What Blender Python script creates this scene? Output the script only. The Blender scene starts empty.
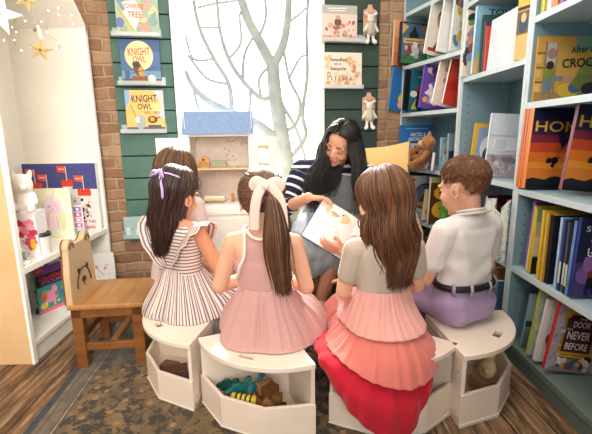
import bpy, bmesh, math, random
import numpy as np
from mathutils import Matrix, Vector
SC = bpy.context.scene
COL = SC.collection
rnd = random.Random(7)
pi = math.pi
# ------------------------------------------------------------------ camera
CH, PITCH, ROLL = 1.0, math.radians(11.4), math.radians(.84)
_r = np.array([1, 0, 0.]); _u = np.array([0, math.sin(PITCH), math.cos(PITCH)]); _f = np.array([0, math.cos(PITCH), -math.sin(PITCH)])
CRt = _r*math.cos(ROLL)-_u*math.sin(ROLL); CUp = _r*math.sin(ROLL)+_u*math.cos(ROLL)
cam = bpy.data.cameras.new('camera'); camo = bpy.data.objects.new('camera', cam); COL.objects.link(camo)
cam.sensor_width = 36; cam.lens = 36*400/592; cam.clip_start = .02
mw = Matrix.Identity(4)
for i in range(3):
    mw[i][0] = CRt[i]; mw[i][1] = CUp[i]; mw[i][2] = -_f[i]
mw[2][3] = CH
camo.matrix_world = mw
SC.camera = camo
SC.view_settings.view_transform = 'Standard'; SC.view_settings.look = 'None'
SC.view_settings.gamma = 1; SC.view_settings.use_curve_mapping = False

# ------------------------------------------------------------------ materials
def lin(h):
    h = h.lstrip('#'); out = []
    for i in (0, 2, 4):
        c = int(h[i:i+2], 16)/255
        out.append(c/12.92 if c <= .04045 else ((c+.055)/1.055)**2.4)
    return (*out, 1)
def shade(c, k): return tuple(max(0, min(1, x*k)) for x in c[:3])+(1,)
class N:
    def __init__(s, name):
        s.m = bpy.data.materials.new(name); s.m.use_nodes = True; s.t = s.m.node_tree; s.t.nodes.clear()
        s.out = s.n('ShaderNodeOutputMaterial'); s.b = s.n('ShaderNodeBsdfPrincipled'); s.l(s.b.outputs[0], s.out.inputs[0])
    def n(s, ty, **k):
        x = s.t.nodes.new(ty)
        for a, b in k.items(): setattr(x, a, b)
        return x
    def l(s, a, b): s.t.links.new(a, b)
    def tex(s): return s.n('ShaderNodeTexCoord').outputs['Object']
    def noise(s, vec, scale, detail=3, rough=.55):
        x = s.n('ShaderNodeTexNoise'); x.inputs['Scale'].default_value = scale; x.inputs['Detail'].default_value = detail; x.inputs['Roughness'].default_value = rough
        s.l(vec, x.inputs['Vector']); return x.outputs['Fac']
    def mapv(s, vec, sc=(1, 1, 1), rot=(0, 0, 0), loc=(0, 0, 0)):
        x = s.n('ShaderNodeMapping'); x.inputs['Scale'].default_value = sc; x.inputs['Rotation'].default_value = rot; x.inputs['Location'].default_value = loc
        s.l(vec, x.inputs['Vector']); return x.outputs[0]
    def ramp(s, fac, stops, const=False):
        x = s.n('ShaderNodeValToRGB'); e = x.color_ramp.elements
        if const: x.color_ramp.interpolation = 'CONSTANT'
        while len(e) < len(stops): e.new(.5)
        for q, (p, c) in zip(e, stops): q.position = p; q.color = lin(c) if isinstance(c, str) else c
        s.l(fac, x.inputs[0]); return x.outputs[0]
    def mix(s, fac, a, b, mode='MIX'):
        x = s.n('ShaderNodeMix', data_type='RGBA', blend_type=mode)
        for sock, v in ((0, fac), (6, a), (7, b)):
            if isinstance(v, (int, float)): x.inputs[sock].default_value = v
            elif isinstance(v, (tuple, str)): x.inputs[sock].default_value = lin(v) if isinstance(v, str) else v
            else: s.l(v, x.inputs[sock])
        return x.outputs[2]
    def math(s, op, a, b=0.):
        x = s.n('ShaderNodeMath', operation=op)
        for i, v in enumerate((a, b)):
            if isinstance(v, (int, float)): x.inputs[i].default_value = v
            else: s.l(v, x.inputs[i])
        return x.outputs[0]
    def bump(s, h, st=.3, d=.01):
        x = s.n('ShaderNodeBump'); x.inputs['Strength'].default_value = st; x.inputs['Distance'].default_value = d
        s.l(h, x.inputs['Height']); s.l(x.outputs[0], s.b.inputs['Normal'])
    def col(s, c):
        if isinstance(c, (tuple, str)): s.b.inputs['Base Color'].default_value = lin(c) if isinstance(c, str) else c
        else: s.l(c, s.b.inputs['Base Color'])
    def set(s, **k):
        for a, v in k.items(): s.b.inputs[a.replace('_', ' ')].default_value = v
        return s
_mc = {}
def M(c, rough=.55, var=.07, scale=25, bump=0., name=None, spec=.4):
    key = (c, rough, var, scale, bump, spec)
    if key in _mc: return _mc[key]
    x = N(name or 'paint_'+c.strip('#')); b = lin(c)
    x.set(Roughness=rough, Specular_IOR_Level=spec)
    nz = x.noise(x.tex(), scale)
    x.col(x.ramp(nz, [(.3, shade(b, 1-var)), (.7, shade(b, 1+var))]))
    if bump: x.bump(x.noise(x.tex(), scale*8, 2), bump, .004)
    _mc[key] = x.m
    return x.m
def wood(c1, c2, sc=(4, 40, 40), rough=.45, name='wood'):
    x = N(name); v = x.mapv(x.tex(), sc); n = x.noise(v, 1.0, 5, .6)
    x.col(x.ramp(n, [(.3, c1), (.7, c2)])); x.set(Roughness=rough); x.bump(n, .1, .002); return x.m
def fabric(c, c2=None, scale=300, rough=.85, name='fabric', sheen=.2):
    x = N(name); b = lin(c); n = x.noise(x.tex(), 9, 3); w = x.noise(x.tex(), scale, 2)
    base = x.ramp(n, [(.3, shade(b, .93)), (.7, shade(b, 1.06))])
    if c2: base = x.mix(w, c, c2)
    x.col(base); x.set(Roughness=rough, Sheen_Weight=sheen, Specular_IOR_Level=.2)
    x.bump(x.math('ADD', x.math('MULTIPLY', w, .25), n), .25, .01); return x.m
def stripes(attr, per, duty, c1, c2, name):
    x = N(name); a = x.n('ShaderNodeAttribute'); a.attribute_name = attr
    w = x.noise(x.tex(), 14, 2)
    f = x.math('FRACT', x.math('ADD', x.math('MULTIPLY', a.outputs['Fac'], 1/per), x.math('MULTIPLY', w, .12)))
    x.col(x.ramp(f, [(0, c1), (duty, c2)], True)); x.set(Roughness=.85, Specular_IOR_Level=.2); return x.m
def skin(c, name='skin'):
    x = N(name); b = lin(c); n = x.noise(x.tex(), 18, 3)
    x.col(x.ramp(n, [(.3, shade(b, .94)), (.7, shade(b, 1.05))]))
    x.set(Roughness=.5, Subsurface_Weight=.12, Subsurface_Scale=.01, Specular_IOR_Level=.35)
    x.b.inputs['Subsurface Radius'].default_value = (1, .35, .2); return x.m
def hairm(c, name):
    x = N(name); b = lin(c); n = x.noise(x.mapv(x.tex(), (60, 60, 6)), 2, 3)
    x.col(x.ramp(n, [(.3, shade(b, .75)), (.7, shade(b, 1.3))])); x.set(Roughness=.42, Specular_IOR_Level=.5); return x.m
def hair3(c1, c2, c3): return [hairm(c1, 'hair_dark'), hairm(c2, 'hair_mid'), hairm(c3, 'hair_light')]

# ------------------------------------------------------------------ mesh building
def nz(v):
    v = np.asarray(v, float); return v/(np.linalg.norm(v)+1e-12)
def rz3(a): c, s = math.cos(a), math.sin(a); return np.array([[c, -s, 0], [s, c, 0], [0, 0, 1.]])
def rx3(a): c, s = math.cos(a), math.sin(a); return np.array([[1, 0, 0], [0, c, -s], [0, s, c.real]])
def ry3(a): c, s = math.cos(a), math.sin(a); return np.array([[c, 0, s], [0, 1, 0], [-s, 0, c]])
class MB:
    def __init__(s): s.v = []; s.f = []; s.mi = []
    def add(s, v, f, mi=0):
        o = len(s.v); s.v += [tuple(map(float, p)) for p in v]; s.f += [tuple(i+o for i in q) for q in f]; s.mi += [mi]*len(f); return s
    def box(s, c, d, R=None, mi=0):
        P = np.array([[x, y, z] for z in (-.5, .5) for y in (-.5, .5) for x in (-.5, .5)])*np.array(d, float)
        if R is not None: P = P@np.asarray(R).T
        return s.add(P+np.array(c, float), [(0, 2, 3, 1), (4, 5, 7, 6), (0, 1, 5, 4), (2, 6, 7, 3), (0, 4, 6, 2), (1, 3, 7, 5)], mi)
    def bb(s, a, b, mi=0):
        a = np.array(a, float); b = np.array(b, float); return s.box((a+b)/2, abs(b-a), None, mi)
    def ell(s, c, r, R=None, n=16, m=10, mi=0):
        if isinstance(r, (int, float)): r = (r,)*3
        P = [(0, 0, 1)]+[(math.sin(pi*i/m)*math.cos(2*pi*j/n), math.sin(pi*i/m)*math.sin(2*pi*j/n), math.cos(pi*i/m)) for i in range(1, m) for j in range(n)]+[(0, 0, -1)]
        P = np.array(P)*np.array(r)
        if R is not None: P = P@np.asarray(R).T
        F = [(0, 1+j, 1+(j+1) % n) for j in range(n)]
        for i in range(m-2):
            for j in range(n):
                a = 1+i*n; F.append((a+j, a+n+j, a+n+(j+1) % n, a+(j+1) % n))
        e = 1+(m-2)*n; F += [(e+j, 1+(m-1)*n, e+(j+1) % n) for j in range(n)]
        return s.add(P+np.array(c, float), F, mi)
    def tube(s, pts, rad, n=8, flat=1., up=(0, 0, 1), mi=0, cap=True):
        pts = [np.array(p, float) for p in pts]; k = len(pts)
        if isinstance(rad, (int, float)): rad = [rad]*k
        V = []; u0 = None
        for i, p in enumerate(pts):
            t = nz(pts[min(i+1, k-1)]-pts[max(i-1, 0)])
            u = np.array(up, float) if u0 is None else u0
            u = u-t*(u@t)
            if np.linalg.norm(u) < 1e-4: u = np.cross(t, (1, 0.3, 0))
            u = nz(u); u0 = u; w = np.cross(t, u)
            for j in range(n):
                a = 2*pi*j/n; V.append(p+(u*math.cos(a)*flat+w*math.sin(a))*rad[i])
        F = [(i*n+j, i*n+(j+1) % n, (i+1)*n+(j+1) % n, (i+1)*n+j) for i in range(k-1) for j in range(n)]
        if cap: F += [tuple(range(n-1, -1, -1)), tuple((k-1)*n+j for j in range(n))]
        return s.add(V, F, mi)
    def cyl(s, p, q, r1, r2=None, n=16, mi=0): return s.tube([p, q], [r1, r1 if r2 is None else r2], n, mi=mi)
    def lathe(s, prof, c=(0, 0, 0), n=24, mi=0):
        V = [(c[0]+r*math.cos(2*pi*j/n), c[1]+r*math.sin(2*pi*j/n), c[2]+z) for r, z in prof for j in range(n)]; k = len(prof)
        F = [(i*n+j, i*n+(j+1) % n, (i+1)*n+(j+1) % n, (i+1)*n+j) for i in range(k-1) for j in range(n)]
        F += [tuple(range(n-1, -1, -1)), tuple((k-1)*n+j for j in range(n))]
        return s.add(V, F, mi)
    def prism(s, poly, a, b, ax='z', mi=0):
        n = len(poly)
        def P(p, h): return (p[0], p[1], h) if ax == 'z' else ((p[0], h, p[1]) if ax == 'y' else (h, p[0], p[1]))
        V = [P(p, a) for p in poly]+[P(p, b) for p in poly]
        F = [tuple(range(n-1, -1, -1)), tuple(range(n, 2*n))]+[(i, (i+1) % n, n+(i+1) % n, n+i) for i in range(n)]
        return s.add(V, F, mi)
    def grid(s, G, cu=False, cv=False, mi=0):
        a, b = len(G), len(G[0]); V = [p for r in G for p in r]; F = []
        for i in range(a if cu else a-1):
            for j in range(b if cv else b-1):
                F.append((i*b+j, ((i+1) % a)*b+j, ((i+1) % a)*b+(j+1) % b, i*b+(j+1) % b))
        return s.add(V, F, mi)
    def hull(s, balls, n=10, m=6, mi=0):
        bm = bmesh.new()
        for p, r in balls:
            t = MB().ell(p, r, None, n, m)
            for q in t.v: bm.verts.new(q)
        bmesh.ops.convex_hull(bm, input=bm.verts)
        bm.verts.ensure_lookup_table()
        used = [v for v in bm.verts if v.link_faces]; ix = {v: i for i, v in enumerate(used)}
        s.add([v.co[:] for v in used], [tuple(ix[v] for v in f.verts) for f in bm.faces], mi); bm.free(); return s
    def cap(s, p, q, r1, r2): return s.hull([(p, r1), (q, r2)], 12, 8)
    def xf(s, R, t=(0, 0, 0), i0=0):
        A = np.array(s.v[i0:])
        if len(A): s.v[i0:] = [tuple(p) for p in A@np.asarray(R).T+np.array(t, float)]
        return s
    def mesh(s, name, mats, smooth=False):
        me = bpy.data.meshes.new(name); me.from_pydata(s.v, [], s.f)
        for m in (mats if isinstance(mats, (list, tuple)) else [mats]): me.materials.append(m)
        me.polygons.foreach_set('material_index', s.mi); fix(me)
        if smooth: me.polygons.foreach_set('use_smooth', [True]*len(me.polygons))
        me.update(); return me
    def obj(s, name, mats, parent=None, smooth=False, bevel=0, seg=2, loc=None, rz=0):
        return link(name, s.mesh(name, mats, smooth), parent, bevel, seg, loc, rz)
def fix(me):
    bm = bmesh.new(); bm.from_mesh(me); bmesh.ops.recalc_face_normals(bm, faces=bm.faces); bm.to_mesh(me); bm.free()
def link(name, me, parent=None, bevel=0, seg=2, loc=None, rz=0):
    o = bpy.data.objects.new(name, me); COL.objects.link(o)
    if parent is not None: o.parent = parent
    if loc is not None: o.location = loc
    o.rotation_euler[2] = rz
    if bevel:
        b = o.modifiers.new('bevel', 'BEVEL'); b.width = bevel; b.segments = seg; b.limit_method = 'ANGLE'; b.angle_limit = .6
    return o
def tag(o, label=None, cat=None, group=None, kind=None):
    if label: o['label'] = label
    if cat: o['category'] = cat
    if group: o['group'] = group
    if kind: o['kind'] = kind
    return o
def thing(name, label, cat, loc=(0, 0, 0), rz=0, group=None):
    o = bpy.data.objects.new(name, None); COL.objects.link(o); o.empty_display_size = .05
    o.location = loc; o.rotation_euler = (0, 0, rz); return tag(o, label, cat, group)
def struct(o): o['kind'] = 'structure'; return o
def voxel(mb, vox, it=4, fac=.5):
    """one continuous skin over overlapping shapes"""
    me = mb.mesh('tmp', []) ; o = bpy.data.objects.new('tmp', me); COL.objects.link(o)
    m = o.modifiers.new('r', 'REMESH'); m.mode = 'VOXEL'; m.voxel_size = vox; m.use_smooth_shade = True
    if it: q = o.modifiers.new('s', 'SMOOTH'); q.iterations = it; q.factor = fac
    dg = bpy.context.evaluated_depsgraph_get(); r = bpy.data.meshes.new_from_object(o.evaluated_get(dg))
    bpy.data.objects.remove(o); bpy.data.meshes.remove(me); return r
def setmats(me, mats, name=None):
    me.materials.clear()
    for m in (mats if isinstance(mats, (list, tuple)) else [mats]): me.materials.append(m)
    if name: me.name = name
    me.polygons.foreach_set('use_smooth', [True]*len(me.polygons)); return me
def co(me):
    a = np.zeros(len(me.vertices)*3); me.vertices.foreach_get('co', a); return a.reshape(-1, 3)
def setco(me, a): me.vertices.foreach_set('co', np.ascontiguousarray(a).ravel()); me.update()
def normals(me):
    a = np.zeros(len(me.vertices)*3); me.vertices.foreach_get('normal', a); return a.reshape(-1, 3)
def attr(me, name, vals):
    a = me.attributes.new(name, 'FLOAT', 'POINT'); a.data.foreach_set('value', np.ascontiguousarray(vals, dtype=np.float32))
def cr(P, n=8):
    """smooth curve through points"""
    P = [np.array(p, float) for p in P]; out = []
    for i in range(len(P)-1):
        a, b, c, d = P[max(i-1, 0)], P[i], P[i+1], P[min(i+2, len(P)-1)]
        for k in range(n):
            t = k/n; out.append(.5*((2*b)+(c-a)*t+(2*a-5*b+4*c-d)*t*t+(3*b-a-3*c+d)*t**3))
    out.append(P[-1]); return out
_tc = {}
def text_geo(body, bold=0.):
    if (body, bold) in _tc: return _tc[(body, bold)]
    c = bpy.data.curves.new('t', 'FONT'); c.body = body; c.align_x = 'CENTER'; c.align_y = 'CENTER'; c.size = 1; c.offset = bold; c.resolution_u = 3
    o = bpy.data.objects.new('t', c); COL.objects.link(o)
    dg = bpy.context.evaluated_depsgraph_get(); me = bpy.data.meshes.new_from_object(o.evaluated_get(dg))
    V = co(me)[:, :2].copy(); F = [tuple(p.vertices) for p in me.polygons]
    bpy.data.objects.remove(o); bpy.data.curves.remove(c); bpy.data.meshes.remove(me)
    if len(V): V -= (V.min(0)+V.max(0))/2
    _tc[(body, bold)] = (V, F); return V, F
WORLD = .17; SKYB = 4.5; SUN = 14.0; WINL = 30; CEIL = 21; CEIL2 = 13; FRONT = 16; EXPO = .47
# ------------------------------------------------------------------ light: daylight sky, sun through the window, added unseen fill lamps
w = bpy.data.worlds.new('sky'); SC.world = w; w.use_nodes = True
bg = w.node_tree.nodes['Background']; wt = w.node_tree      # brighter towards the sun side, dimmer towards the street behind the camera
tc = wt.nodes.new('ShaderNodeTexCoord'); sp_ = wt.nodes.new('ShaderNodeSeparateXYZ'); wt.links.new(tc.outputs['Generated'], sp_.inputs[0])
rp = wt.nodes.new('ShaderNodeMapRange'); rp.inputs[1].default_value = -.1; rp.inputs[2].default_value = .35; rp.inputs[3].default_value = WORLD; rp.inputs[4].default_value = SKYB; wt.links.new(sp_.outputs[1], rp.inputs[0]); wt.links.new(rp.outputs[0], bg.inputs[1])
bg.inputs[0].default_value = (1.0, .97, .93, 1)
def lamp(name, ty, energy, loc, target, color=(1, 1, 1), **k):
    l = bpy.data.lights.new(name, ty); l.energy = energy; l.color = color
    for a, b in k.items(): setattr(l, a, b)
    o = bpy.data.objects.new(name, l); COL.objects.link(o); o.location = loc
    o.rotation_euler = (Vector(target)-Vector(loc)).to_track_quat('-Z', 'Y').to_euler(); return o
lamp('sun', 'SUN', SUN, (-.32, 4.2, 2.75), (-.10, 1.45, .8), (1, .96, .9), angle=.2)
lamp('window_daylight', 'AREA', WINL, (-.35, 3.25, 1.6), (-.1, 1.0, .6), (.95, .98, 1), shape='RECTANGLE', size=1.1, size_y=2.0)
lamp('overhead_fill_lamp', 'AREA', CEIL, (-.5, .55, 2.55), (.1, 1.6, .3), (1, .93, .84), shape='RECTANGLE', size=1.1, size_y=1.1)  # unseen area lamp added overhead so shelf undersides fall dark

lamp('overhead_fill_lamp', 'AREA', CEIL2, (.55, 1.35, 2.75), (-.6, 2.0, .6), (1, .92, .82), shape='RECTANGLE', size=.7, size_y=.7)  # second unseen lamp, added to brighten the display case interior
lamp('front_fill_lamp', 'AREA', FRONT, (-.10, -1.1, 1.6), (-1.25, 2.2, .75), (1, .94, .86), shape='RECTANGLE', size=1.1, size_y=1.3, spread=1.5)  # unseen fill lamp added behind the camera to brighten the display case
# ------------------------------------------------------------------ setting
x = N('old_floorboards'); v = x.tex()
br = x.n('ShaderNodeTexBrick'); br.inputs['Scale'].default_value = 1; br.inputs['Brick Width'].default_value = 2.2; br.inputs['Row Height'].default_value = .135
br.inputs['Mortar Size'].default_value = .003; br.inputs['Mortar'].default_value = lin('#140b07'); br.inputs['Color1'].default_value = (0, 0, 0, 1); br.inputs['Color2'].default_value = (1, 1, 1, 1); br.offset = .37
x.l(x.mapv(v, rot=(0, 0, pi/2-.06)), br.inputs['Vector'])
g = x.noise(x.mapv(v, (26, 1.6, 1), (0, 0, .06)), 1.4, 6, .65)
c = x.mix(g, '#3f2414', '#a97f58'); c = x.mix(x.math('MULTIPLY', br.outputs['Color'], .45), c, '#6e4a30')
sp = x.noise(x.mapv(v, (9, 1.2, 1)), 2.2, 6, .7); c = x.mix(x.ramp(sp, [(.45, '#000000'), (.58, '#dddddd')]), c, '#24140b'); c = x.mix(x.ramp(x.noise(x.mapv(v, (40, 2.5, 1), loc=(3, 1, 0)), 1.5, 6, .75), [(.50, '#000000'), (.64, '#cccccc')]), c, '#c4a888')
c = x.mix(br.outputs['Fac'], c, '#140b07'); x.col(c); x.set(Roughness=.5); x.bump(x.math('SUBTRACT', g, br.outputs['Fac']), .3, .006)
struct(MB().bb((-1.9, -.6, -.08), (1.6, 4.0, 0)).obj('floor', x.m))
# brick back wall with the window opening
x = N('old_brick'); v = x.mapv(x.tex(), rot=(-pi/2, 0, 0)); v2 = x.n('ShaderNodeSeparateXYZ'); x.l(x.tex(), v2.inputs[0]); cx = x.n('ShaderNodeCombineXYZ'); x.l(v2.outputs[0], cx.inputs[0]); x.l(v2.outputs[2], cx.inputs[1])
wob = x.noise(x.tex(), 7, 2)
vv = x.n('ShaderNodeVectorMath', operation='ADD'); sc_ = x.n('ShaderNodeVectorMath', operation='SCALE'); sc_.inputs['Scale'].default_value = .045
nc = x.n('ShaderNodeTexNoise'); nc.inputs['Scale'].default_value = 6; x.l(x.tex(), nc.inputs['Vector']); x.l(nc.outputs['Color'], sc_.inputs[0]); x.l(cx.outputs[0], vv.inputs[0]); x.l(sc_.outputs[0], vv.inputs[1])
br = x.n('ShaderNodeTexBrick'); br.inputs['Scale'].default_value = 1; br.inputs['Brick Width'].default_value = .19; br.inputs['Row Height'].default_value = .070; br.inputs['Mortar Size'].default_value = .010; br.inputs['Mortar Smooth'].default_value = .8; br.squash = .8; br.inputs['Bias'].default_value = -.1
br.inputs['Color1'].default_value = lin('#8a6b5a'); br.inputs['Color2'].default_value = lin('#b79c82'); br.inputs['Mortar'].default_value = lin('#ad9c86'); x.l(vv.outputs[0], br.inputs['Vector'])
c = x.mix(x.ramp(x.noise(x.tex(), 13, 5, .75), [(.3, '#000000'), (.7, '#ffffff')]), br.outputs['Color'], '#d9bd98', 'SOFT_LIGHT'); c = x.mix(x.ramp(x.noise(x.tex(), 5, 2), [(.45, '#000000'), (.6, '#999999')]), c, '#7a5540'); c = x.mix(x.ramp(x.noise(x.tex(), 9, 4, .7), [(.5, '#000000'), (.72, '#888888')]), c, '#c9b394')
x.col(c); x.set(Roughness=.9); x.bump(x.math('SUBTRACT', x.noise(x.tex(), 30, 4), br.outputs['Fac']), .7, .012)
WA = math.radians(10); W0 = np.array([-1.2, 2.56, 0.]); WX = np.array([math.cos(WA), math.sin(WA), 0]); WY = np.array([-math.sin(WA), math.cos(WA), 0])
def wl(a, d, z): return W0+WX*a+WY*d+np.array([0, 0, z])   # wall coordinates: along, depth (negative into the room), up
b = MB(); b.bb((-.55, 0, 0), (.46, .22, 2.9)); b.bb((1.42, 0, 0), (2.3, .22, 2.9)); b.bb((.46, 0, 0), (1.42, .22, .5)); b.bb((.46, 0, 2.62), (1.42, .22, 2.9))
struct(b.obj('wall_back', x.m, loc=W0, rz=WA))
struct(MB().bb((-1.9, -.6, 2.9), (1.6, 3.4, 2.98)).obj('ceiling', M('#d9d3c8', .8)))
struct(MB().bb((-1.82, -.6, 0), (-1.70, 2.7, 2.9)).obj('wall_left', M('#e9e2d2', .8)))
struct(MB().bb((1.30, -.6, 0), (1.42, 3.3, 2.9)).obj('wall_right', M('#cfd6d3', .8)))
# window: white casing, glass
wm = M('#eef0ec', .4)
b = MB()
for a0, a1, z0, z1 in ((.455, .505, .5, 2.62), (1.375, 1.42, .5, 2.62), (.455, 1.42, 2.57, 2.62), (.455, 1.42, .5, .56)): b.bb((a0, -.03, z0), (a1, .12, z1))
win = struct(b.obj('window_1', wm, bevel=.004, loc=W0, rz=WA)); tag(win, 'tall bright shop window with white casing')
x = N('window_glass'); x.t.nodes.remove(x.b); g1 = x.n('ShaderNodeBsdfTransparent'); g2 = x.n('ShaderNodeBsdfGlossy'); g2.inputs['Roughness'].default_value = .03; mx = x.n('ShaderNodeMixShader'); lw = x.n('ShaderNodeLayerWeight'); lw.inputs[0].default_value = .2
x.l(x.math('MULTIPLY', lw.outputs['Fresnel'], .6), mx.inputs[0]); x.l(g1.outputs[0], mx.inputs[1]); x.l(g2.outputs[0], mx.inputs[2]); x.l(mx.outputs[0], x.out.inputs[0])
MB().bb((.505, .10, .56), (1.375, .106, 2.57)).obj('pane', x.m, win)
struct(MB().bb((.44, -.06, .47), (1.43, .12, .5)).obj('trim_1', wm, bevel=.004, loc=W0, rz=WA))

# ------------------------------------------------------------------ tree cut-out standing in the window
x = N('tree_wood'); x.t.nodes.remove(x.b)
d = x.n('ShaderNodeBsdfDiffuse'); t_ = x.n('ShaderNodeBsdfTranslucent'); mx = x.n('ShaderNodeMixShader')
cc = x.ramp(x.noise(x.tex(), 12, 3), [(.3, '#9aa4a4'), (.7, '#b6bbb4')]); x.l(cc, d.inputs[0]); x.l(cc, t_.inputs[0]); mx.inputs[0].default_value = .10
x.l(d.outputs[0], mx.inputs[1]); x.l(t_.outputs[0], mx.inputs[2]); x.l(mx.outputs[0], x.out.inputs[0])
def tz(px, py):    # traced on the enlarged window view
    X = 170+px/2.55; Y = py/2.55; dd = CRt*(X-296)/400+CUp*(217-Y)/400+_f; P0 = wl(0, -.055, 0)
    k = ((P0-np.array([0, 0, CH]))@WY)/(dd@WY); p = np.array([0, 0, CH])+dd*k-W0
    return np.array([p@WX, -.055, p[2]])
tr = MB()
def branch(pts, w0, w1):
    P = cr([tz(*p) for p in pts], 7); k = len(P); tr.tube(P, [w0+(w1-w0)*i/(k-1) for i in range(k)], 8, .38, (0, 1, 0))
branch([(345, 640), (312, 480), (300, 434), (283, 330), (268, 240), (262, 165)], .062, .04)
branch([(262, 170), (228, 105), (195, 40), (170, -60), (150, -200), (120, -420)], .036, .016)
branch([(262, 170), (288, 115), (300, 50), (306, -30), (330, -180), (345, -420)], .03, .014)
branch([(290, 370), (225, 318), (160, 288), (105, 262), (60, 222), (40, 180)], .034, .012)
branch([(320, 500), (250, 440), (150, 420), (60, 400)], .03, .012)
branch([(158, 288), (150, 215), (112, 150), (75, 70), (58, -20), (40, -200)], .016, .008)
branch([(266, 245), (232, 250), (185, 205), (150, 150), (128, 80), (118, -10), (95, -160)], .018, .008)
branch([(205, 228), (200, 290), (160, 288)], .011, .009)
branch([(150, 215), (95, 200), (45, 140)], .011, .008)
branch([(112, 150), (60, 150), (40, 90)], .009, .007)
branch([(185, 205), (190, 140), (215, 90)], .011, .008)
branch([(150, 150), (180, 110), (178, 40), (190, 20)], .009, .007)
branch([(232, 250), (228, 200), (258, 165)], .011, .009)
branch([(75, 70), (120, 70), (128, 80)], .007, .007)
branch([(60, 222), (75, 280), (110, 300)], .010, .007)
branch([(284, 335), (318, 320), (332, 265), (304, 200), (288, 115)], .014, .009)
branch([(300, 410), (345, 350), (338, 290), (350, 190), (348, 80), (352, -30), (340, -160)], .016, .008)
branch([(268, 240), (300, 290), (330, 350), (350, 430)], .014, .009)
branch([(304, 200), (330, 150), (350, 140)], .009, .007)
branch([(298, 60), (325, 40), (348, 20)], .009, .007)
branch([(310, -60), (250, -40), (180, -30)], .009, .007)
branch([(70, 20), (110, 10), (180, 0)], .008, .007)
branch([(225, 100), (245, 40), (240, -40), (260, -160)], .010, .007)
branch([(205, 308), (210, 360), (180, 410)], .011, .008)
branch([(240, 330), (248, 380), (290, 400)], .012, .009)
tag(tr.obj('tree_cutout', x.m, smooth=True, loc=W0, rz=WA), 'bare branching tree silhouette standing against the bright window', 'tree cutout')

# ------------------------------------------------------------------ green slat boards
def board(a0, a1, z0, z1, col, label):
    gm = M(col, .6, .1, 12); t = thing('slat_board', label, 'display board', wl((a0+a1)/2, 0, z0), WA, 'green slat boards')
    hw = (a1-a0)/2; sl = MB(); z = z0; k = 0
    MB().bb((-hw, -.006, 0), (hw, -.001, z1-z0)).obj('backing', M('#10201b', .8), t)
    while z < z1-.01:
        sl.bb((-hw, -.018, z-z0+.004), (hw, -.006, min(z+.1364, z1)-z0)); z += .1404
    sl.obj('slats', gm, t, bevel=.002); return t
board(.10, .45, .33, 2.436, '#4c6e63', 'muted green slatted display board between brick strip and bright window')  # board green lightened for window glare, the other board kept dark
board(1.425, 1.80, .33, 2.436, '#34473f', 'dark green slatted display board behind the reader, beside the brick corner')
# ------------------------------------------------------------------ books
PAGE = M('#efe9dc', .8, .05, 60)
CLEAR = N('clear_acrylic'); CLEAR.set(Roughness=.15, Specular_IOR_Level=.6); CLEAR.col('#dfe9e8'); _g = CLEAR.n('ShaderNodeBsdfTransparent'); _x = CLEAR.n('ShaderNodeMixShader'); _x.inputs[0].default_value = .42; CLEAR.l(_g.outputs[0], _x.inputs[1]); CLEAR.l(CLEAR.b.outputs[0], _x.inputs[2]); CLEAR.l(_x.outputs[0], CLEAR.out.inputs[0]); CLEAR = CLEAR.m
class Art:
    """flat printing on a cover: shapes in cover coordinates (0..1, 0..1)"""
    def __init__(s, w, h): s.w, s.h = w, h; s.mb = MB(); s.mats = []; s.k = 0; s.zz = 0
    def m(s, c):
        c = M(c, .5, .05, 60)
        if c not in s.mats: s.mats.append(c)
        return s.mats.index(c)
    def P(s, pts, c):
        s.zz += 1; y = -.0004-.00005*s.zz
        s.mb.add([(a*s.w, y, b*s.h) for a, b in pts], [tuple(range(len(pts)))], s.m(c)); return s
    def R(s, a, b, a2, b2, c): return s.P([(a, b), (a2, b), (a2, b2), (a, b2)], c)
    def E(s, a, b, r, q, c, n=18, rot=0., lo=0, hi=2*pi):
        P = []
        for i in range(n):
            t = lo+(hi-lo)*i/(n if hi-lo > 6.2 else n-1); x = r*math.cos(t)*s.w; z = q*math.sin(t)*s.h
            P.append((a+(x*math.cos(rot)-z*math.sin(rot))/s.w, b+(x*math.sin(rot)+z*math.cos(rot))/s.h))
        return s.P(P, c)
    def L(s, pts, wd, c):
        pts = [np.array(p, float)*(s.w, s.h) for p in pts]
        for p, q in zip(pts, pts[1:]):
            d = nz(q-p); nn = np.array([-d[1], d[0]])*wd*s.w/2
            s.P([tuple((e)/(s.w, s.h)) for e in (p-nn, q-nn, q+nn, p+nn)], c)
        return s
    def T(s, body, a, b, wid, hgt, c, rot=0., bold=.012):
        V, F = text_geo(body, bold)
        if not len(V): return s
        e = V.max(0)-V.min(0); s.zz += 1; y = -.0006-.00005*s.zz
        X = V[:, 0]/max(e[0], 1e-6)*wid*s.w; Z = V[:, 1]/max(e[1], 1e-6)*hgt*s.h
        s.mb.add([(a*s.w+x*math.cos(rot)-z*math.sin(rot), y, b*s.h+x*math.sin(rot)+z*math.cos(rot)) for x, z in zip(X, Z)], F, s.m(c)); return s
    def scatter(s, cols, n, r, seed, box=(0, 0, 1, 1)):
        q = random.Random(seed)
        for i in range(n):
            a = box[0]+(box[2]-box[0])*(.1+.8*q.random()); b = box[1]+(box[3]-box[1])*(.1+.8*q.random()); rr = r*(.5+q.random())
            rr = min(rr, a, 1-a, b, 1-b); s.E(a, b, rr, rr*(.5+.6*q.random()), cols[i % len(cols)], 9, q.random()*3)
        return s
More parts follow.
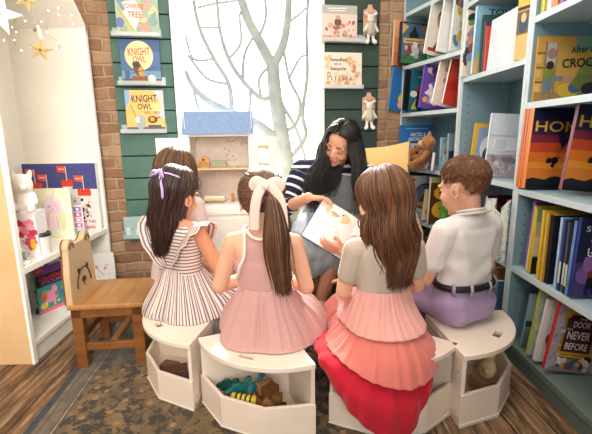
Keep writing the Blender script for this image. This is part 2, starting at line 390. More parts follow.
def book(label, loc, rz, w, h, t, cover, art=None, spine=None, group=None, tilt=0., lean=0., cat='book', name='book', soft=False):
    """spine on the left edge, front cover facing -y"""
    o = thing(name, label, cat, loc, rz, group); cm = M(cover, .35, .05, 40)
    o.rotation_euler = (lean, tilt, rz)
    k = .0022 if not soft else .001; e = .003 if not soft else 0
    b = MB()
    b.bb((0, 0, 0), (w, k, h)); b.bb((0, t-k, 0), (w, t, h))
    b.bb((-.0005, 0, 0), (k, t, h), mi=1 if spine else 0)
    b.obj('cover', [cm]+([M(spine, .4, .05, 40)] if spine else []), o)
    MB().bb((k, k, e), (w-e, t-k, h-e)).obj('page_block', PAGE, o)
    if art:
        a = Art(w, h); art(a)
        if a.mb.v: a.mb.obj('cover_print', a.mats, o)
    return o
# --- picture books on the green boards, each on a clear ledge
def ledge(a0, a1, z, label):
    t = thing('clear_ledge', label, 'ledge', wl((a0+a1)/2, -.022, z), WA, 'clear acrylic book ledges'); hw = (a1-a0)/2
    b = MB(); b.bb((-hw, -.045, -.004), (hw, 0, 0)); b.bb((-hw, -.045, 0), (hw, -.042, .022)); b.bb((-hw, -.003, 0), (hw, 0, .05)); b.obj('shelf_lip', CLEAR, t, bevel=.001); return t
def wbook(label, a0, a1, z0, z1, cover, art, t=.014, **k):
    return book(label, wl(a0, -.027-t, z0), WA, a1-a0, z1-z0, t, cover, art, lean=-.02, **k)
def a_tree(a):
    a.R(0, 0, 1, 1, '#b9c7b0').R(.62, 0, 1, 1, '#a9bea6').scatter(['#c7ba7a', '#9fb58e', '#d9cf9a', '#8fa8a0', '#c9a9a0'], 40, .09, 3)
    a.P([(.05, .72), (.5, .98), (.62, .9), (.2, .62)], '#7d93b8').E(.45, .93, .12, .08, '#d9705a').E(.68, .8, .16, .09, '#b3a6c6')
    a.P([(.1, .62), (.45, .74), (.62, .45), (.42, .1), (.2, .3)], '#efe8e0').L([(.05, .55), (.42, .04)], .07, '#c9bb63').L([(.08, .68), (.2, .48)], .08, '#7f9fc0')
    a.E(.08, .25, .1, .1, '#6f80b4').E(.66, .16, .13, .1, '#dfa08c').R(0, 0, 1, .06, '#e9e4e6')
    a.T('MY', .32, .70, .10, .07, '#c8552f', .05).T('TOWERING', .42, .57, .48, .09, '#c8552f').T('TREE', .44, .41, .32, .12, '#c8552f')
wbook('pale collage cover, MY TOWERING TREE, topmost on the light green board', .152, .392, 1.604, 1.89, '#d9dfda', a_tree)
def a_owl(a):
    a.R(0, 0, 1, 1, '#4a6f9c').R(0, .0, 1, .3, '#6f97b4').R(0, .75, 1, 1, '#3c5d8a').E(.47, .64, .36, .33, '#f6d9a4', 30)
    a.T('KNIGHT', .47, .73, .56, .17, '#c2572a', .06).T('OWL', .47, .56, .34, .14, '#c2572a')
    a.E(.43, .33, .12, .17, '#6d4a28', rot=.4).E(.5, .28, .08, .12, '#c39a55').E(.38, .45, .1, .07, '#3b3a3c').L([(.1, .22), (.9, .38)], .018, '#3b3734')
    a.R(0, 0, 1, .12, '#5d4a44').R(.25, .06, .65, .18, '#8a5434').R(.08, .1, .2, .3, '#3f5f80').E(.76, .12, .1, .1, '#e9e2da')
wbook('deep blue cover with big round moon, reading KNIGHT OWL', .155, .382, 1.326, 1.585, '#4a6f9c', a_owl)
def a_owl2(a):
    a.R(0, 0, 1, 1, '#f2c069').P([(0, 1), (0, .55), (.14, .8), (.12, 1)], '#8fb1d8').P([(1, 1), (1, .3), (.8, .45), (.9, .7), (.75, 1)], '#c9cbd2').E(.75, .6, .2, .1, '#f5d389')
    a.T('KNIGHT', .50, .80, .66, .17, '#3c2a1e', .03, .02).T('OWL', .50, .61, .38, .14, '#3c2a1e', 0, .02).T('EARLY BIRD', .68, .47, .40, .06, '#5a4536')
    a.R(0, 0, 1, .12, '#5b5f63').L([(.14, .65), (.34, .1)], .02, '#5a5f66').E(.36, .25, .14, .18, '#a9aeb0').E(.28, .3, .06, .08, '#d9d4c8').E(.68, .30, .13, .09, '#6a421e').E(.67, .31, .06, .05, '#e09a35').L([(.78, .33), (.88, .36)], .03, '#3a2716')
    a.R(.05, .03, .95, .07, '#8b8f91').R(.55, .12, .9, .17, '#4c4f53')
wbook('golden cover reading KNIGHT OWL and EARLY BIRD, lowest on the light green board', .157, .384, 1.04, 1.293, '#f2c069', a_owl2)
ledge(.12, .40, 1.600, 'clear ledge carrying the pale collage picture book')
ledge(.13, .405, 1.322, 'clear ledge carrying the dark blue moon book')
ledge(.12, .39, 1.036, 'clear ledge carrying the golden cover book, lowest on its board')
def a_fox(a):
    a.R(0, 0, 1, 1, '#e6cfc2').R(0, .76, 1, 1, '#b7b6ac').R(0, 0, 1, .16, '#dfa48c')
    a.E(.45, .52, .1, .13, '#6c5248').P([(.36, .35), (.54, .35), (.45, .55)], '#7a5a50').L([(.45, .35), (.45, .1)], .02, '#6c5248').E(.45, .66, .07, .06, '#caa08a')
    a.scatter(['#d9826a', '#c9a08c', '#8d6c60', '#efd9c9', '#e0a590'], 34, .05, 5, (0, .05, 1, .6)).L([(.15, .9), (.7, .92)], .03, '#ece7df').L([(.2, .84), (.66, .85)], .025, '#ece7df')
wbook('dusty pink picture book with a figure, upper of two on the dark green board', 1.40, 1.635, 1.604, 1.822, '#e6cfc2', a_fox)
def a_noodle(a):
    a.R(0, 0, 1, 1, '#f1e2cf').scatter(['#e0b98f', '#d9a07c', '#e9cfae', '#c98e72', '#f0d9bc'], 46, .05, 11, (0, 0, 1, .42)).scatter(['#e0b98f', '#d9926c', '#e9cfae'], 16, .07, 12, (.62, .3, 1, 1))
    a.scatter(['#e3c29c', '#edd2b0'], 12, .05, 13, (0, .5, .2, 1)).T('noodles', .38, .80, .44, .10, '#5a4a44').T('on a', .36, .67, .18, .05, '#5a4a44').T('bicycle', .38, .53, .40, .12, '#5a4a44')
    for i in range(7): a.L([(.1+.1*i, .2), (.1+.1*i, .32)], .02, '#7d6256')
wbook('cream picture book reading noodles on a bicycle', 1.412, 1.672, 1.314, 1.536, '#f1e2cf', a_noodle)
ledge(1.40, 1.70, 1.600, 'clear ledge under the dusty pink picture book')
ledge(1.41, 1.68, 1.310, 'clear ledge under the cream picture book')
# soft carded dolls hung on the dark board
def carded(a, z, label, cols):
    t = thing('carded_doll', label, 'toy', wl(a, -.03, z), WA, 'soft dolls on hang cards')
    fm = fabric(cols[0], name='plush'); c2 = fabric(cols[1], name='doll_clothes')
    cd = MB(); cd.prism([(-.045, .05), (.045, .05), (.045, .20), (.02, .21), (.012, .235), (-.012, .235), (-.02, .21), (-.045, .20)], -.003, 0, 'y'); c = cd.obj('hang_card', M('#d9a98c', .7), t)
    a2 = Art(.09, .15); a2; a2.R(.1, .82, .9, .92, '#b98a74'); a2.mb.xf(np.eye(3), (-.045, -.003, .05)).obj('lettering', a2.mats, c)
    b = MB(); b.ell((0, -.022, .145), (.026, .02, .028)); b.hull([((0, -.02, .115), .018), ((0, -.02, .075), .026)])
    for s in (-1, 1):
        b.cap((s*.014, -.02, .165), (s*.035, -.022, .175), .008, .011); b.cap((s*.022, -.022, .108), (s*.045, -.024, .07), .009, .01)
        b.cap((s*.013, -.02, .06), (s*.018, -.022, .015), .012, .01); b.hull([((s*.018, -.024, .008), .012), ((s*.026, -.034, .0), .015)])
    setm = setmats(voxel(b, .0035, 2), fm, 'body'); body = link('doll_body', setm, t)
    d = MB(); d.hull([((0, -.021, .112), .021), ((0, -.021, .085), .03), ((0, -.021, .068), .032)]); d.obj('outfit', c2, t, True)
    e = MB()
    for s in (-1, 1): e.ell((s*.009, -.0415, .148), .003, None, 8, 6)
    e.obj('eye', M('#3a2c28', .3), t, True)
    return t
carded(1.725, 1.60, 'white soft doll on a pink hang card, high beside the dusty pink book', ('#e9e2d8', '#b9b3a6'))
carded(1.728, 1.05, 'white soft doll on a pink hang card, hanging below the noodles book', ('#efe9e0', '#c9c4ae'))
# leaflet holder low on the light board
t = thing('leaflet_holder', 'teal leaflet holder low on the light green board', 'holder', wl(.135, -.023, .362), WA)
b = MB(); b.bb((-.06, -.05, 0), (.06, 0, .006)); b.bb((-.06, -.05, 0), (.06, -.047, .03)); b.bb((-.06, -.004, 0), (.06, 0, .14)); b.bb((-.06, -.05, 0), (-.057, 0, .04)); b.bb((.057, -.05, 0), (.06, 0, .04)); b.obj('tray', M('#a3c2bd', .3), t, bevel=.001)
for k, (dx, h, c, l) in enumerate(((-.03, .075, '#cfe0e2', 'pale blue leaflet standing in the teal holder'), (0, .06, '#a9c9c9', 'sea green leaflet standing in the teal holder'), (.03, .07, '#e3ddd0', 'cream leaflet standing in the teal holder'))):
    q = MB().bb((dx-.013, -.03-.004*k, .007), (dx+.013, -.028-.004*k, h)); o = q.obj('leaflet', M(c, .6), loc=wl(.135, -.023, .362), rz=WA); tag(o, l, 'leaflet', 'leaflets in the holder')
# ------------------------------------------------------------------ rug
x = N('worn_rug'); v = x.tex(); sx = x.n('ShaderNodeSeparateXYZ'); x.l(v, sx.inputs[0]); RW, RL = 1.30, 2.2
ax = x.math('ABSOLUTE', sx.outputs[0]); ay = x.math('ABSOLUTE', sx.outputs[1])
e = x.math('MINIMUM', x.math('SUBTRACT', RW/2, ax), x.math('SUBTRACT', RL/2, ay))   # distance from the edge
n1 = x.noise(v, 7, 5, .7); n2 = x.noise(v, 22, 5, .75); n3 = x.noise(v, 2.2, 2)
vo = x.n('ShaderNodeTexVoronoi'); vo.inputs['Scale'].default_value = 15; x.l(x.mix(.12, v, vo.outputs['Color']) if False else v, vo.inputs['Vector'])
field = x.ramp(n1, [(.25, '#46361f'), (.5, '#685132'), (.72, '#8a6e46')])
field = x.mix(x.ramp(n2, [(.49, '#000000'), (.54, '#ffffff')]), field, '#2a241b')
field = x.mix(x.ramp(vo.outputs['Distance'], [(.14, '#ffffff'), (.2, '#000000')]), field, '#8f6a4a')
field = x.mix(x.ramp(x.math('ADD', x.math('MULTIPLY', n3, .5), x.math('MULTIPLY', sx.outputs[1], .9)), [(.62, '#000000'), (.95, '#dddddd')]), field, x.ramp(n2, [(.4, '#5f9aa0'), (.6, '#a9c6c0')]))  # far field tinted teal to stand for the window's sheen
bd = x.ramp(e, [(0, '#182539'), (.026, '#6f6352'), (.040, '#5e4238'), (.047, '#665d4c'), (.085, '#5e4238'), (.092, '#8f7d62'), (.100, '#3c3a34'), (.108, '#ffffff')], True)
bd = x.mix(x.ramp(n2, [(.46, '#111111'), (.54, '#bbbbbb')]), bd, '#3f3a30')
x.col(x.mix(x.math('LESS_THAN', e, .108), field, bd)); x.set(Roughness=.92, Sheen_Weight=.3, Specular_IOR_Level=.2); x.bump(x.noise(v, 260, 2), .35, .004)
G = [[(RW*(i/20-.5), RL*(j/30-.5), .009+.0012*math.sin(i*1.7+j)) for j in range(31)] for i in range(21)]
rb = MB().grid(G); rb.bb((-RW/2, -RL/2, 0), (RW/2, RL/2, .0075))
tag(rb.obj('rug', x.m, smooth=False, loc=(-.31, 1.33, .0005), rz=.08), 'worn brown patterned rug with blue border, window sheen coloured teal at the far end', 'rug')
# ------------------------------------------------------------------ house shaped display case on the left
birch = wood('#dcb27e', '#e9c79b', (3, 30, 3), .5, 'birch_ply'); wh = M('#f8f4ea', .5, .02)
XF, XB, Y0, Y1 = -1.195, -1.66, 1.655, 2.49
t = thing('display_case', 'white house-shaped display case with birch end panel', 'display case', (XF, Y0, 0))
D = XB-XF; LY = Y1-Y0; EH, RH = 1.63, 2.05
def panel(y0, y1, nm):
    MB().bb((D, y0, 0), (-.012, y1, EH)).obj(nm, [birch if nm == 'end_panel' else wh], t, bevel=.002)
panel(-.0, .022, 'end_panel'); panel(LY-.022, LY, 'side_panel')
b = MB(); b.bb((-.012, -.001, 0), (0, .023, EH)); b.bb((-.012, LY-.023, 0), (0, LY+.001, EH)); b.obj('front_edge', M('#faf8f4', .4, .02), t)
b = MB(); b.prism([(.022, .0), (LY-.022, .0), (LY-.022, EH), (LY/2, RH-.02), (.022, EH)], D, D+.012, 'x'); b.obj('back_panel', wh, t)
for s in (0, 1):
    p = [(0, EH), (LY/2, RH), (LY/2, RH-.025), (.0, EH-.025)] if s == 0 else [(LY, EH), (LY/2, RH), (LY/2, RH-.025), (LY, EH-.025)]
    MB().prism(p, D, 0, 'x').obj('roof_panel', wh, t)
ZS, ZB = .45, .10
for z, th in ((ZS, .03), (ZB, .022)): MB().bb((D+.012, .022, z-th), (-.002, LY-.022, z)).obj('shelf', wh, t, bevel=.002)
MB().bb((-.03, .022, 0), (-.012, LY-.022, ZB-.022)).obj('plinth', wh, t)
def lc(dx, y, z): return (XF+dx, y, z)     # dx from the front edge (negative = into the case)
# things on the display shelf
t = thing('castle_box', 'large boxed castle playset, purple sky with red flagged towers, against the case back', 'box', lc(-.30, 2.455, ZS), -pi/2-.0)
t.rotation_euler[2] = 0; t.location = lc(-.452, 2.425, ZS)
BW, BH = .44, .41
MB().bb((0, 0, 0), (BW, .03, BH)).obj('carton', M('#e9e4de', .4), t, bevel=.001)
a = Art(BW, BH); a.R(0, 0, 1, 1, '#eae6e2').R(0, .62, 1, 1, '#4b4f8c')
a.scatter(['#5d62a0', '#43477f'], 40, .012, 8, (0, .62, 1, 1))
for tx, tz_, tw in ((.16, .0, .14), (.32, .0, .1), (.60, .10, .13), (.82, .0, .15)):
    top = {.16: .68, .32: .60, .60: .72, .82: .58}[tx]
    a.R(tx-tw/2, tz_, tx+tw/2, top, '#e8e4e6').R(tx-tw/2-.015, top-.06, tx+tw/2+.015, top+.03, '#d8452f')
    for q in range(4): a.R(tx-tw/2-.01+q*tw*.28, top+.03, tx-tw/2+tw*.16+q*tw*.28, top+.055, '#c23a28')
    a.R(tx-.006, top+.03, tx+.006, top+.24, '#e9e0d6').P([(tx-.006, top+.14), (tx-.006, top+.24), (tx-.12, top+.25), (tx-.12, top+.16)], '#e2503a').L([(tx-.1, top+.2), (tx-.02, top+.195)], .02, '#f0b9a0')
    a.scatter(['#3a3436', '#d9893a', '#3a3436', '#b9b3b8'], 12, .022, int(tx*100), (tx-tw/2, .15, tx+tw/2, top-.08))
a.R(.66, .12, .76, .5, '#d9d2cc').scatter(['#2f2c30', '#e08a2f', '#7a5a3c'], 14, .02, 55, (.62, .1, .95, .5)).T('My Felt', .84, .13, .2, .06, '#c0483a').T('Castle', .84, .05, .17, .06, '#c0483a')
a.mb.obj('box_print', a.mats, t)
# unicorn picture card
t = thing('picture_card', 'pale green card with a faint pink unicorn drawing, standing before the castle box', 'card', lc(-.285, 2.21, ZS), .12)
MB().bb((0, 0, 0), (.21, .006, .285)).obj('card', M('#eef0cf', .6, .04), t)
a = Art(.21, .285); a.R(.03, .03, .97, .97, '#f0f2d8').E(.5, .5, .3, .36, '#f6e3ea').E(.55, .62, .16, .14, '#f3d4e2').L([(.5, .75), (.62, .95)], .02, '#d7bde0').L([(.35, .2), (.4, .5), (.55, .6)], .02, '#e3a9c6').L([(.62, .2), (.6, .45)], .02, '#e3a9c6').E(.45, .64, .03, .02, '#8f9bd0').E(.3, .3, .1, .14, '#f0c9dc').E(.75, .35, .08, .2, '#dfe8b0').L([(.3, .7), (.25, .4)], .03, '#d9c3e8')
a.mb.obj('card_print', a.mats, t)
t = thing('sticker_strip', 'tall narrow strip of pink and blue squares beside the unicorn card', 'strip', lc(-.12, 2.32, ZS), .05)
MB().bb((0, 0, 0), (.055, .008, .17)).obj('strip', M('#e6eef4', .5), t)
a = Art(.055, .17)
for k, c in enumerate(('#8ecbe6', '#ef6fa5', '#f3a7c6', '#e85f9a', '#8a7fd0')): a.R(.1, .03+.19*k, .9, .19+.19*k, c).R(.35, .07+.19*k, .65, .15+.19*k, '#f6f2f4')
a.mb.obj('strip_print', a.mats, t)
t = thing('gift_box', 'small lime green box half hidden behind the white soft toy', 'box', lc(-.37, 2.13, ZS), .1); MB().bb((0, 0, .0), (.1, .05, .24)).obj('carton', M('#b9c63a', .5), t, bevel=.002); MB().bb((-.001, -.001, .13), (.101, .051, .15)).obj('ribbon', M('#7f9c2c', .4), t)
t = thing('gift_carton', 'white carton printed with pink and red berries behind the coffee cup', 'box', lc(-.155, 1.83, ZS), .1)
MB().bb((0, 0, 0), (.125, .10, .22)).obj('carton', M('#f4eef0', .6, .03), t, bevel=.001)
a = Art(.125, .22); a.scatter(['#e0517f', '#d84a6a', '#ee86a8', '#c93a55', '#f1a9c0'], 30, .09, 21, (0, .2, 1, .85)).E(.82, .3, .1, .12, '#f0c23a')
a.mb.obj('carton_print', a.mats, t)
# white soft toy against the end
b = MB(); b.hull([((0, 0, .09), .075), ((0, 0, .03), .07)]); b.ell((0, -.01, .2), (.075, .07, .085)); b.hull([((.02, -.06, .19), .03), ((.03, -.1, .18), .022)])
for s in (-1, 1): b.cap((s*.05, 0, .26), (s*.06, .01, .3), .022, .012); b.cap((s*.05, -.04, .04), (s*.06, -.1, .02), .03, .025); b.cap((s*.06, 0, .12), (s*.085, -.05, .07), .022, .02)
me = setmats(voxel(b, .007, 3), fabric('#f3ece9', name='white_plush'), 'soft_toy'); setco(me, co(me)*.62)
o = link('soft_toy', me, loc=lc(-.095, 1.885, ZS+.221), rz=.3); tag(o, 'white soft toy sitting on the berry printed carton', 'soft toy')
# coffee cup
t = thing('coffee_cup', 'white paper coffee cup with black lid on the display shelf', 'cup', lc(-.045, 1.895, ZS))
MB().lathe([(0, 0), (.028, 0), (.029, .004), (.0385, .092), (.0395, .096), (.037, .096), (0, .094)]).obj('cup_body', M('#f4f1ed', .5, .02), t, True)
MB().lathe([(0, .0935), (.0415, .0935), (.0425, .098), (.040, .104), (.039, .112), (.033, .113), (.031, .107), (0, .107)]).obj('lid', M('#26262a', .35), t, True)
# glass snow-globe trinket and small stones near the end panel
t = thing('trinket', 'small clear glass trinket on a white base near the birch end panel', 'ornament', lc(-.035, 1.735, ZS))
MB().lathe([(0, 0), (.026, 0), (.028, .01), (.022, .018), (0, .018)]).obj('base', wh, t, True)
x = N('trinket_glass'); x.set(Roughness=.05, Transmission_Weight=.9, IOR=1.3); x.col('#eef4f6'); MB().ell((0, 0, .045), (.026, .026, .03)).obj('glass_ball', x.m, t, True); MB().hull([((0, 0, .03), .008), ((0, 0, .055), .004)]).obj('figurine', M('#b9c4ce', .4), t, True)
# lower compartment
def a_col(a):
    a.R(0, 0, 1, 1, '#3f9a8f').R(0, .83, 1, 1, '#7a3f93').R(0, .58, 1, .83, '#1d1a20').T('COLORING', .40, .745, .62, .085, '#e0473c', 0, .02).T('STICKERS', .44, .645, .60, .075, '#b05ac0', 0, .02)
    a.E(.84, .72, .09, .06, '#eceaf0').E(.9, .77, .04, .035, '#eceaf0').R(0, 0, 1, .07, '#ef6f86').E(.33, .32, .2, .13, '#ef9ab8').E(.45, .45, .08, .09, '#ef9ab8').L([(.22, .3), (.2, .1)], .06, '#ef9ab8').L([(.42, .3), (.42, .1)], .06, '#ef9ab8').E(.16, .38, .08, .12, '#e2603a').E(.77, .3, .15, .16, '#3f78c4').E(.74, .42, .09, .07, '#62b8e0').E(.13, .16, .09, .07, '#f3d05a')
    a.scatter(['#5fc06a', '#a04fb0', '#e8e06a'], 9, .04, 77, (.05, .08, .95, .55)).R(0, .9, .18, .97, '#e0473c')
book('COLORING STICKERS activity book, black and teal, in the lower compartment', lc(-.150, 1.955, ZB), 1.22, .215, .25, .008, '#3f9a8f', a_col, soft=True)
def a_bw(a): a.R(0, 0, 1, 1, '#e7e6e4').scatter(['#2e2d30', '#4a494c', '#77767a'], 40, .05, 31).R(0, 0, 1, .1, '#8a4a9a')
book('white activity book scribbled in black, behind the coloring sticker book', lc(-.185, 1.97, ZB), 1.22, .225, .292, .01, '#e7e6e4', a_bw, soft=True)
def a_pale(a): a.R(0, 0, 1, 1, '#f1efec').scatter(['#e3b9a0', '#e08a80', '#e9d9c0'], 10, .05, 41).L([(.3, .6), (.6, .3)], .03, '#d98a70')
book('white booklet with faint red doodles, standing near the far end of the case', lc(-.10, 2.36, ZB), .25, .16, .21, .008, '#f1efec', a_pale, soft=True)
# paper stars and string lights hanging in front of the case
def star(label, p, R, c, r2=.4, up=.0, ang=.2, tail=.3):
    t = thing('paper_star', label, 'star', p, .35, 'hanging paper stars'); V = [(0, -.18*R, 0), (0, .18*R, 0)]; 
    for k in range(10): q = R if k % 2 == 0 else R*r2; V.append((q*math.sin(ang+pi*k/5), 0, q*math.cos(ang+pi*k/5)))
    F = [(0, 2+k, 2+(k+1) % 10) for k in range(10)]+[(1, 2+(k+1) % 10, 2+k) for k in range(10)]
    MB().add(V, F).obj('star', M(c, .7), t); MB().tube([(0, 0, R*.8), (.004, 0, R+tail)], .0012, 5).obj('thread', M('#cfc6b4', .7), t)
    MB().ell((0, -.2*R, 0), .12*R, None, 10, 6).obj('centre', M('#8a7440', .4), t, True); return t
def PX(px, py, Y):
    d = CRt*(px-296)/400+CUp*(217-py)/400+_f; return np.array([0, 0, CH])+d*(Y/d[1])
star('small kraft paper star hanging by thread in the white case', PX(40.5, 50, 2.0), .055, '#d2ae74')
star('gold paper star at the top edge above the kraft star', PX(26, 0, 1.9), .05, '#c9b27c', ang=.5)
star('big white paper star high by the birch end panel', PX(-1, 14, 1.75), .085, '#f3f0ea', ang=.3)
star('tiny brass star on a white streamer above the kraft star', PX(35, 30, 2.0), .014, '#8f7a48')
t = MB().add([(-.006, 0, 0), (.008, 0, 0), (.016, .004, -.06), (.004, .004, -.065)], [(0, 1, 2, 3)]).add([(-.006, .002, 0), (.008, .002, 0), (.016, .006, -.06), (.004, .006, -.065)], [(0, 3, 2, 1)])
tag(t.obj('streamer', M('#f6f4ef', .6), loc=tuple(PX(37, 25, 2.0))), 'white paper streamer hanging beside the tiny brass star', 'streamer')
t = thing('string_lights', 'thin wire of tiny warm lights looping inside the white case top', 'string lights', tuple(PX(40, 20, 2.05)))
W = [(0, 41), (8, 38), (14, 22), (20, 14), (25, 21), (40, 23), (45, 12), (56, 11), (62, 20), (77, 24), (70, 14), (58, 8), (47, 30), (56, 40), (60, 47), (50, 50), (30, 49), (20, 50), (14, 40), (17, 32), (12, 36)]
o0 = PX(40, 20, 2.05); wp = cr([PX(a, b, 2.05+.1*math.sin(i*1.3))-o0 for i, (a, b) in enumerate(W)], 6)
MB().tube(wp, .0012, 5).obj('wire', M('#c9b08a', .4), t)
x = N('warm_bulb'); x.b.inputs['Emission Color'].default_value = (1, .8, .5, 1); x.b.inputs['Emission Strength'].default_value = 6; x.col('#ffe9c4')
for i in range(3, len(wp), 7): MB().ell(wp[i], .0032, None, 8, 6).obj('bulb', x.m, t, True)
# ------------------------------------------------------------------ bear-backed child's chair
oak = wood('#6a3d1c', '#94602f', (3, 3, 22), .4, 'oak'); oak2 = wood('#9a6a3a', '#bd8c56', (26, 3, 3), .38, 'oak_seat'); pale = wood('#c0a27c', '#d6bd98', (20, 3, 4), .45, 'pale_oak')
CA = .10
t = thing('bear_chair', 'small wooden child chair with bear-face backrest, on the rug edge', 'chair', (-.972, 1.60, 0), CA)
SW, SD = .305, .32     # seat: x along its depth (towards the girl), y across
MB().bb((-.01, -.01, .285), (SW, SD+.0, .307)).obj('seat', oak2, t, bevel=.006)
b = MB(); 
for a0, a1 in (((.0, .0), (SW-.01, .02)), ((.0, SD-.02), (SW-.01, SD)), ((.0, .0), (.02, SD)), ((SW-.03, 0), (SW-.01, SD))): b.bb((*a0, .245), (*a1, .286))
b.obj('apron', oak, t, bevel=.003)
for px in (.0, SW-.055):
    for py in (0, SD-.045): MB().bb((px, py, .0), (px+.045, py+.045, .285)).obj('leg', oak, t, bevel=.004)
for py in (.012, SD-.035): MB().bb((.04, py, .085), (SW-.05, py+.022, .12)).obj('stretcher', oak, t, bevel=.003)
MB().bb((.0, .04, .115), (.02, SD-.04, .15)).obj('stretcher', oak, t, bevel=.003); MB().bb((SW/2-.015, .03, .09), (SW/2+.015, SD-.03, .12)).obj('stretcher', oak2, t, bevel=.003)
# back: a bear's head outline, standing along the seat's left edge
BW_ = .27
def bear_out():
    P = [(.0, .0), (.004, .12), (.016, .20)]
    def arc(cx, cz, r, a0, a1, n=9): return [(cx+r*math.cos(a0+(a1-a0)*i/n), cz+r*math.sin(a0+(a1-a0)*i/n)) for i in range(n+1)]
    P += arc(.052, .245, .034, 3.5, .4); P += [(.10, .250), (BW_-.10, .250)]; P += arc(BW_-.052, .245, .034, 2.75, -.35); P += [(BW_-.016, .20), (BW_-.004, .12), (BW_, .0)]
    return P
bk = MB().prism(bear_out(), 0, .026, 'x'); bo = bk.obj('backrest', [pale], t, bevel=.003); bo.location = (-.012, 0, .305)
e = MB(); e.prism([(p[0]*1.0, p[1]) for p in bear_out()], -.006, -.0005, 'x'); q = e.obj('backrest_rear', oak, t); q.location = (-.012, 0, .305)
f = MB(); DKB = M('#3c2a1e', .5)
for s in (-.044, .044): q = MB().ell((.028, BW_/2+s, .125), (.004, .011, .013)).obj('bear_eye', DKB, t, True); q.location = (-.012, 0, .305)
f.ell((.028, BW_/2, .075), (.005, .02, .013)); f.tube([(.028, BW_/2+.07*math.cos(u), .05+.08*math.sin(u)) for u in np.linspace(.0, pi, 16)], .0028, 6)
f.tube([(.028, BW_/2, .07), (.028, BW_/2, .045)], .002, 6)
for cy in (.052, BW_-.052): q = MB().tube([(.028, cy+.018*math.cos(u), .243+.018*math.sin(u)) for u in np.linspace(-.3, pi+.3, 12)], .002, 6).obj('ear_line', DKB, t, True); q.location = (-.012, 0, .305)
q = f.obj('bear_face', M('#3c2a1e', .5), t, True); q.location = (-.012, 0, .305); q['label'] = 'dark engraved bear face'
# ------------------------------------------------------------------ doll's house on a white cabinet
t = thing('low_cabinet', 'plain white low cabinet beneath the open doll house', 'cabinet', (-.47, 2.47, 0), .08)
MB().bb((-.33, -.14, .0), (.40, .14, .55)).obj('body', wh, t, bevel=.004); MB().bb((-.34, -.155, .55), (.41, .15, .575)).obj('top', wh, t, bevel=.004)
for s in (-1, 1): d_ = MB().bb((s*.005 if s > 0 else -.32, -.152, .04), (.39 if s > 0 else -.005, -.14, .53)).obj('door', wh, t, bevel=.002); MB().ell((s*.03, -.16, .3), .009, None, 10, 8).obj('knob', M('#c9a878', .4), d_, True)
DZ = .576; rose = M('#e6d9cf', .7); dwh = M('#f4f0ea', .5, .03)
t = thing('doll_house', 'open wooden doll house with blue roof before the window', 'doll house', (-.450, 2.47, DZ), .08)
HW = .175
for s in (-1, 1): MB().bb((s*HW-.006, -.10, 0), (s*HW+.006, .12, .43)).obj('side_wall', dwh, t, bevel=.001)
MB().bb((-HW, .11, 0), (HW, .12, .43)).obj('back_wall', rose, t)
MB().bb((-HW-.01, -.12, 0), (HW+.01, .12, .03)).obj('base', dwh, t, bevel=.002)
MB().bb((-HW+.006, -.10, .236), (HW-.006, .11, .246)).obj('upper_floor', M('#e0c49c', .5), t, bevel=.001)
MB().bb((-HW-.01, -.11, .43), (HW+.01, .13, .442)).obj('ceiling_board', dwh, t, bevel=.001)
# wallpaper: feathers above, boards below
p = MB(); q = random.Random(4)
for i in range(11):
    cx, cz = .0+.155*q.random(), .27+.14*q.random(); a_ = q.choice((.6, -.6, 1.0)); d = np.array([math.cos(a_), 0, math.sin(a_)]); n_ = np.array([-d[2], 0, d[0]])
    c = np.array([cx, .1085, cz]); p.add([c-d*.016, c+n_*.005, c+d*.018, c-n_*.005], [(0, 1, 2, 3)])
p.obj('wallpaper', M('#b9b4ae', .7), t)
p = MB()
for i in range(13): p.bb((-.166+.027*i, .106, .03), (-.143+.027*i, .11, .235))
p.obj('wall_boards', M('#e4d3c6', .7), t)
# roof: open blue slab tilted back
rf = MB(); rf.prism([(-.13, .442), (-.055, .575), (.065, .575), (.14, .442)], -.205, .20, 'x'); rf.obj('roof', M('#7d97bd', .6, .12, 60), t, bevel=.003)
pp = MB()
for s in (-1, 1): pp.tube([(s*.19, -.11, .47), (s*.19, -.112, .60)], .0022, 6)
pp.obj('roof_peg', dwh, t)
for s in (-1, 1):
    piv = np.array([s*.188, -.11, 0]); an = (pi-.35 if s < 0 else .75); dx = np.array([math.cos(an), -abs(math.sin(an))*.6, 0]); dx = nz(dx)
    R = np.array([dx, np.cross((0, 0, 1), dx), (0, 0, 1)]).T
    b = MB(); W_ = .165
    for (x0, x1, z0, z1) in ((0, .055, .02, .425), (.11, W_, .02, .425), (.055, .11, .02, .09), (.055, .11, .18, .27), (.055, .11, .37, .425)): b.bb((x0, -.005, z0), (x1, .005, z1))
    d_ = b.xf(R, piv).obj('door', dwh, t)
    for z0 in (.082, .18, .262, .36): MB().bb((.05, -.009, z0), (.115, .009, z0+.0145)).xf(R, piv).obj('window_sill', M('#d9b483', .5), d_)
    for z0 in (.09, .27): b = MB(); b.bb((.079, -.004, z0), (.085, .004, z0+.1)); b.bb((.055, -.003, z0+.048), (.11, .003, z0+.054)); b.xf(R, piv).obj('glazing_bar', dwh, d_)
def dhl(x_, y_, z_): c_, s_ = math.cos(.08), math.sin(.08); return (-.450+x_*c_-y_*s_, 2.47+x_*s_+y_*c_, DZ+z_)
pine = M('#d0a064', .5)
t = thing('toy_dresser', 'arched toy dresser on the upper floor of the doll house', 'toy furniture', dhl(-.105, -.02, .2465), .06, 'doll house furniture')
b = MB(); b.prism([(-.032, 0), (.032, 0), (.032, .045), (.022, .062), (0, .07), (-.022, .062), (-.032, .045)], -.015, .015, 'y'); b.obj('carcass', pine, t, bevel=.002)
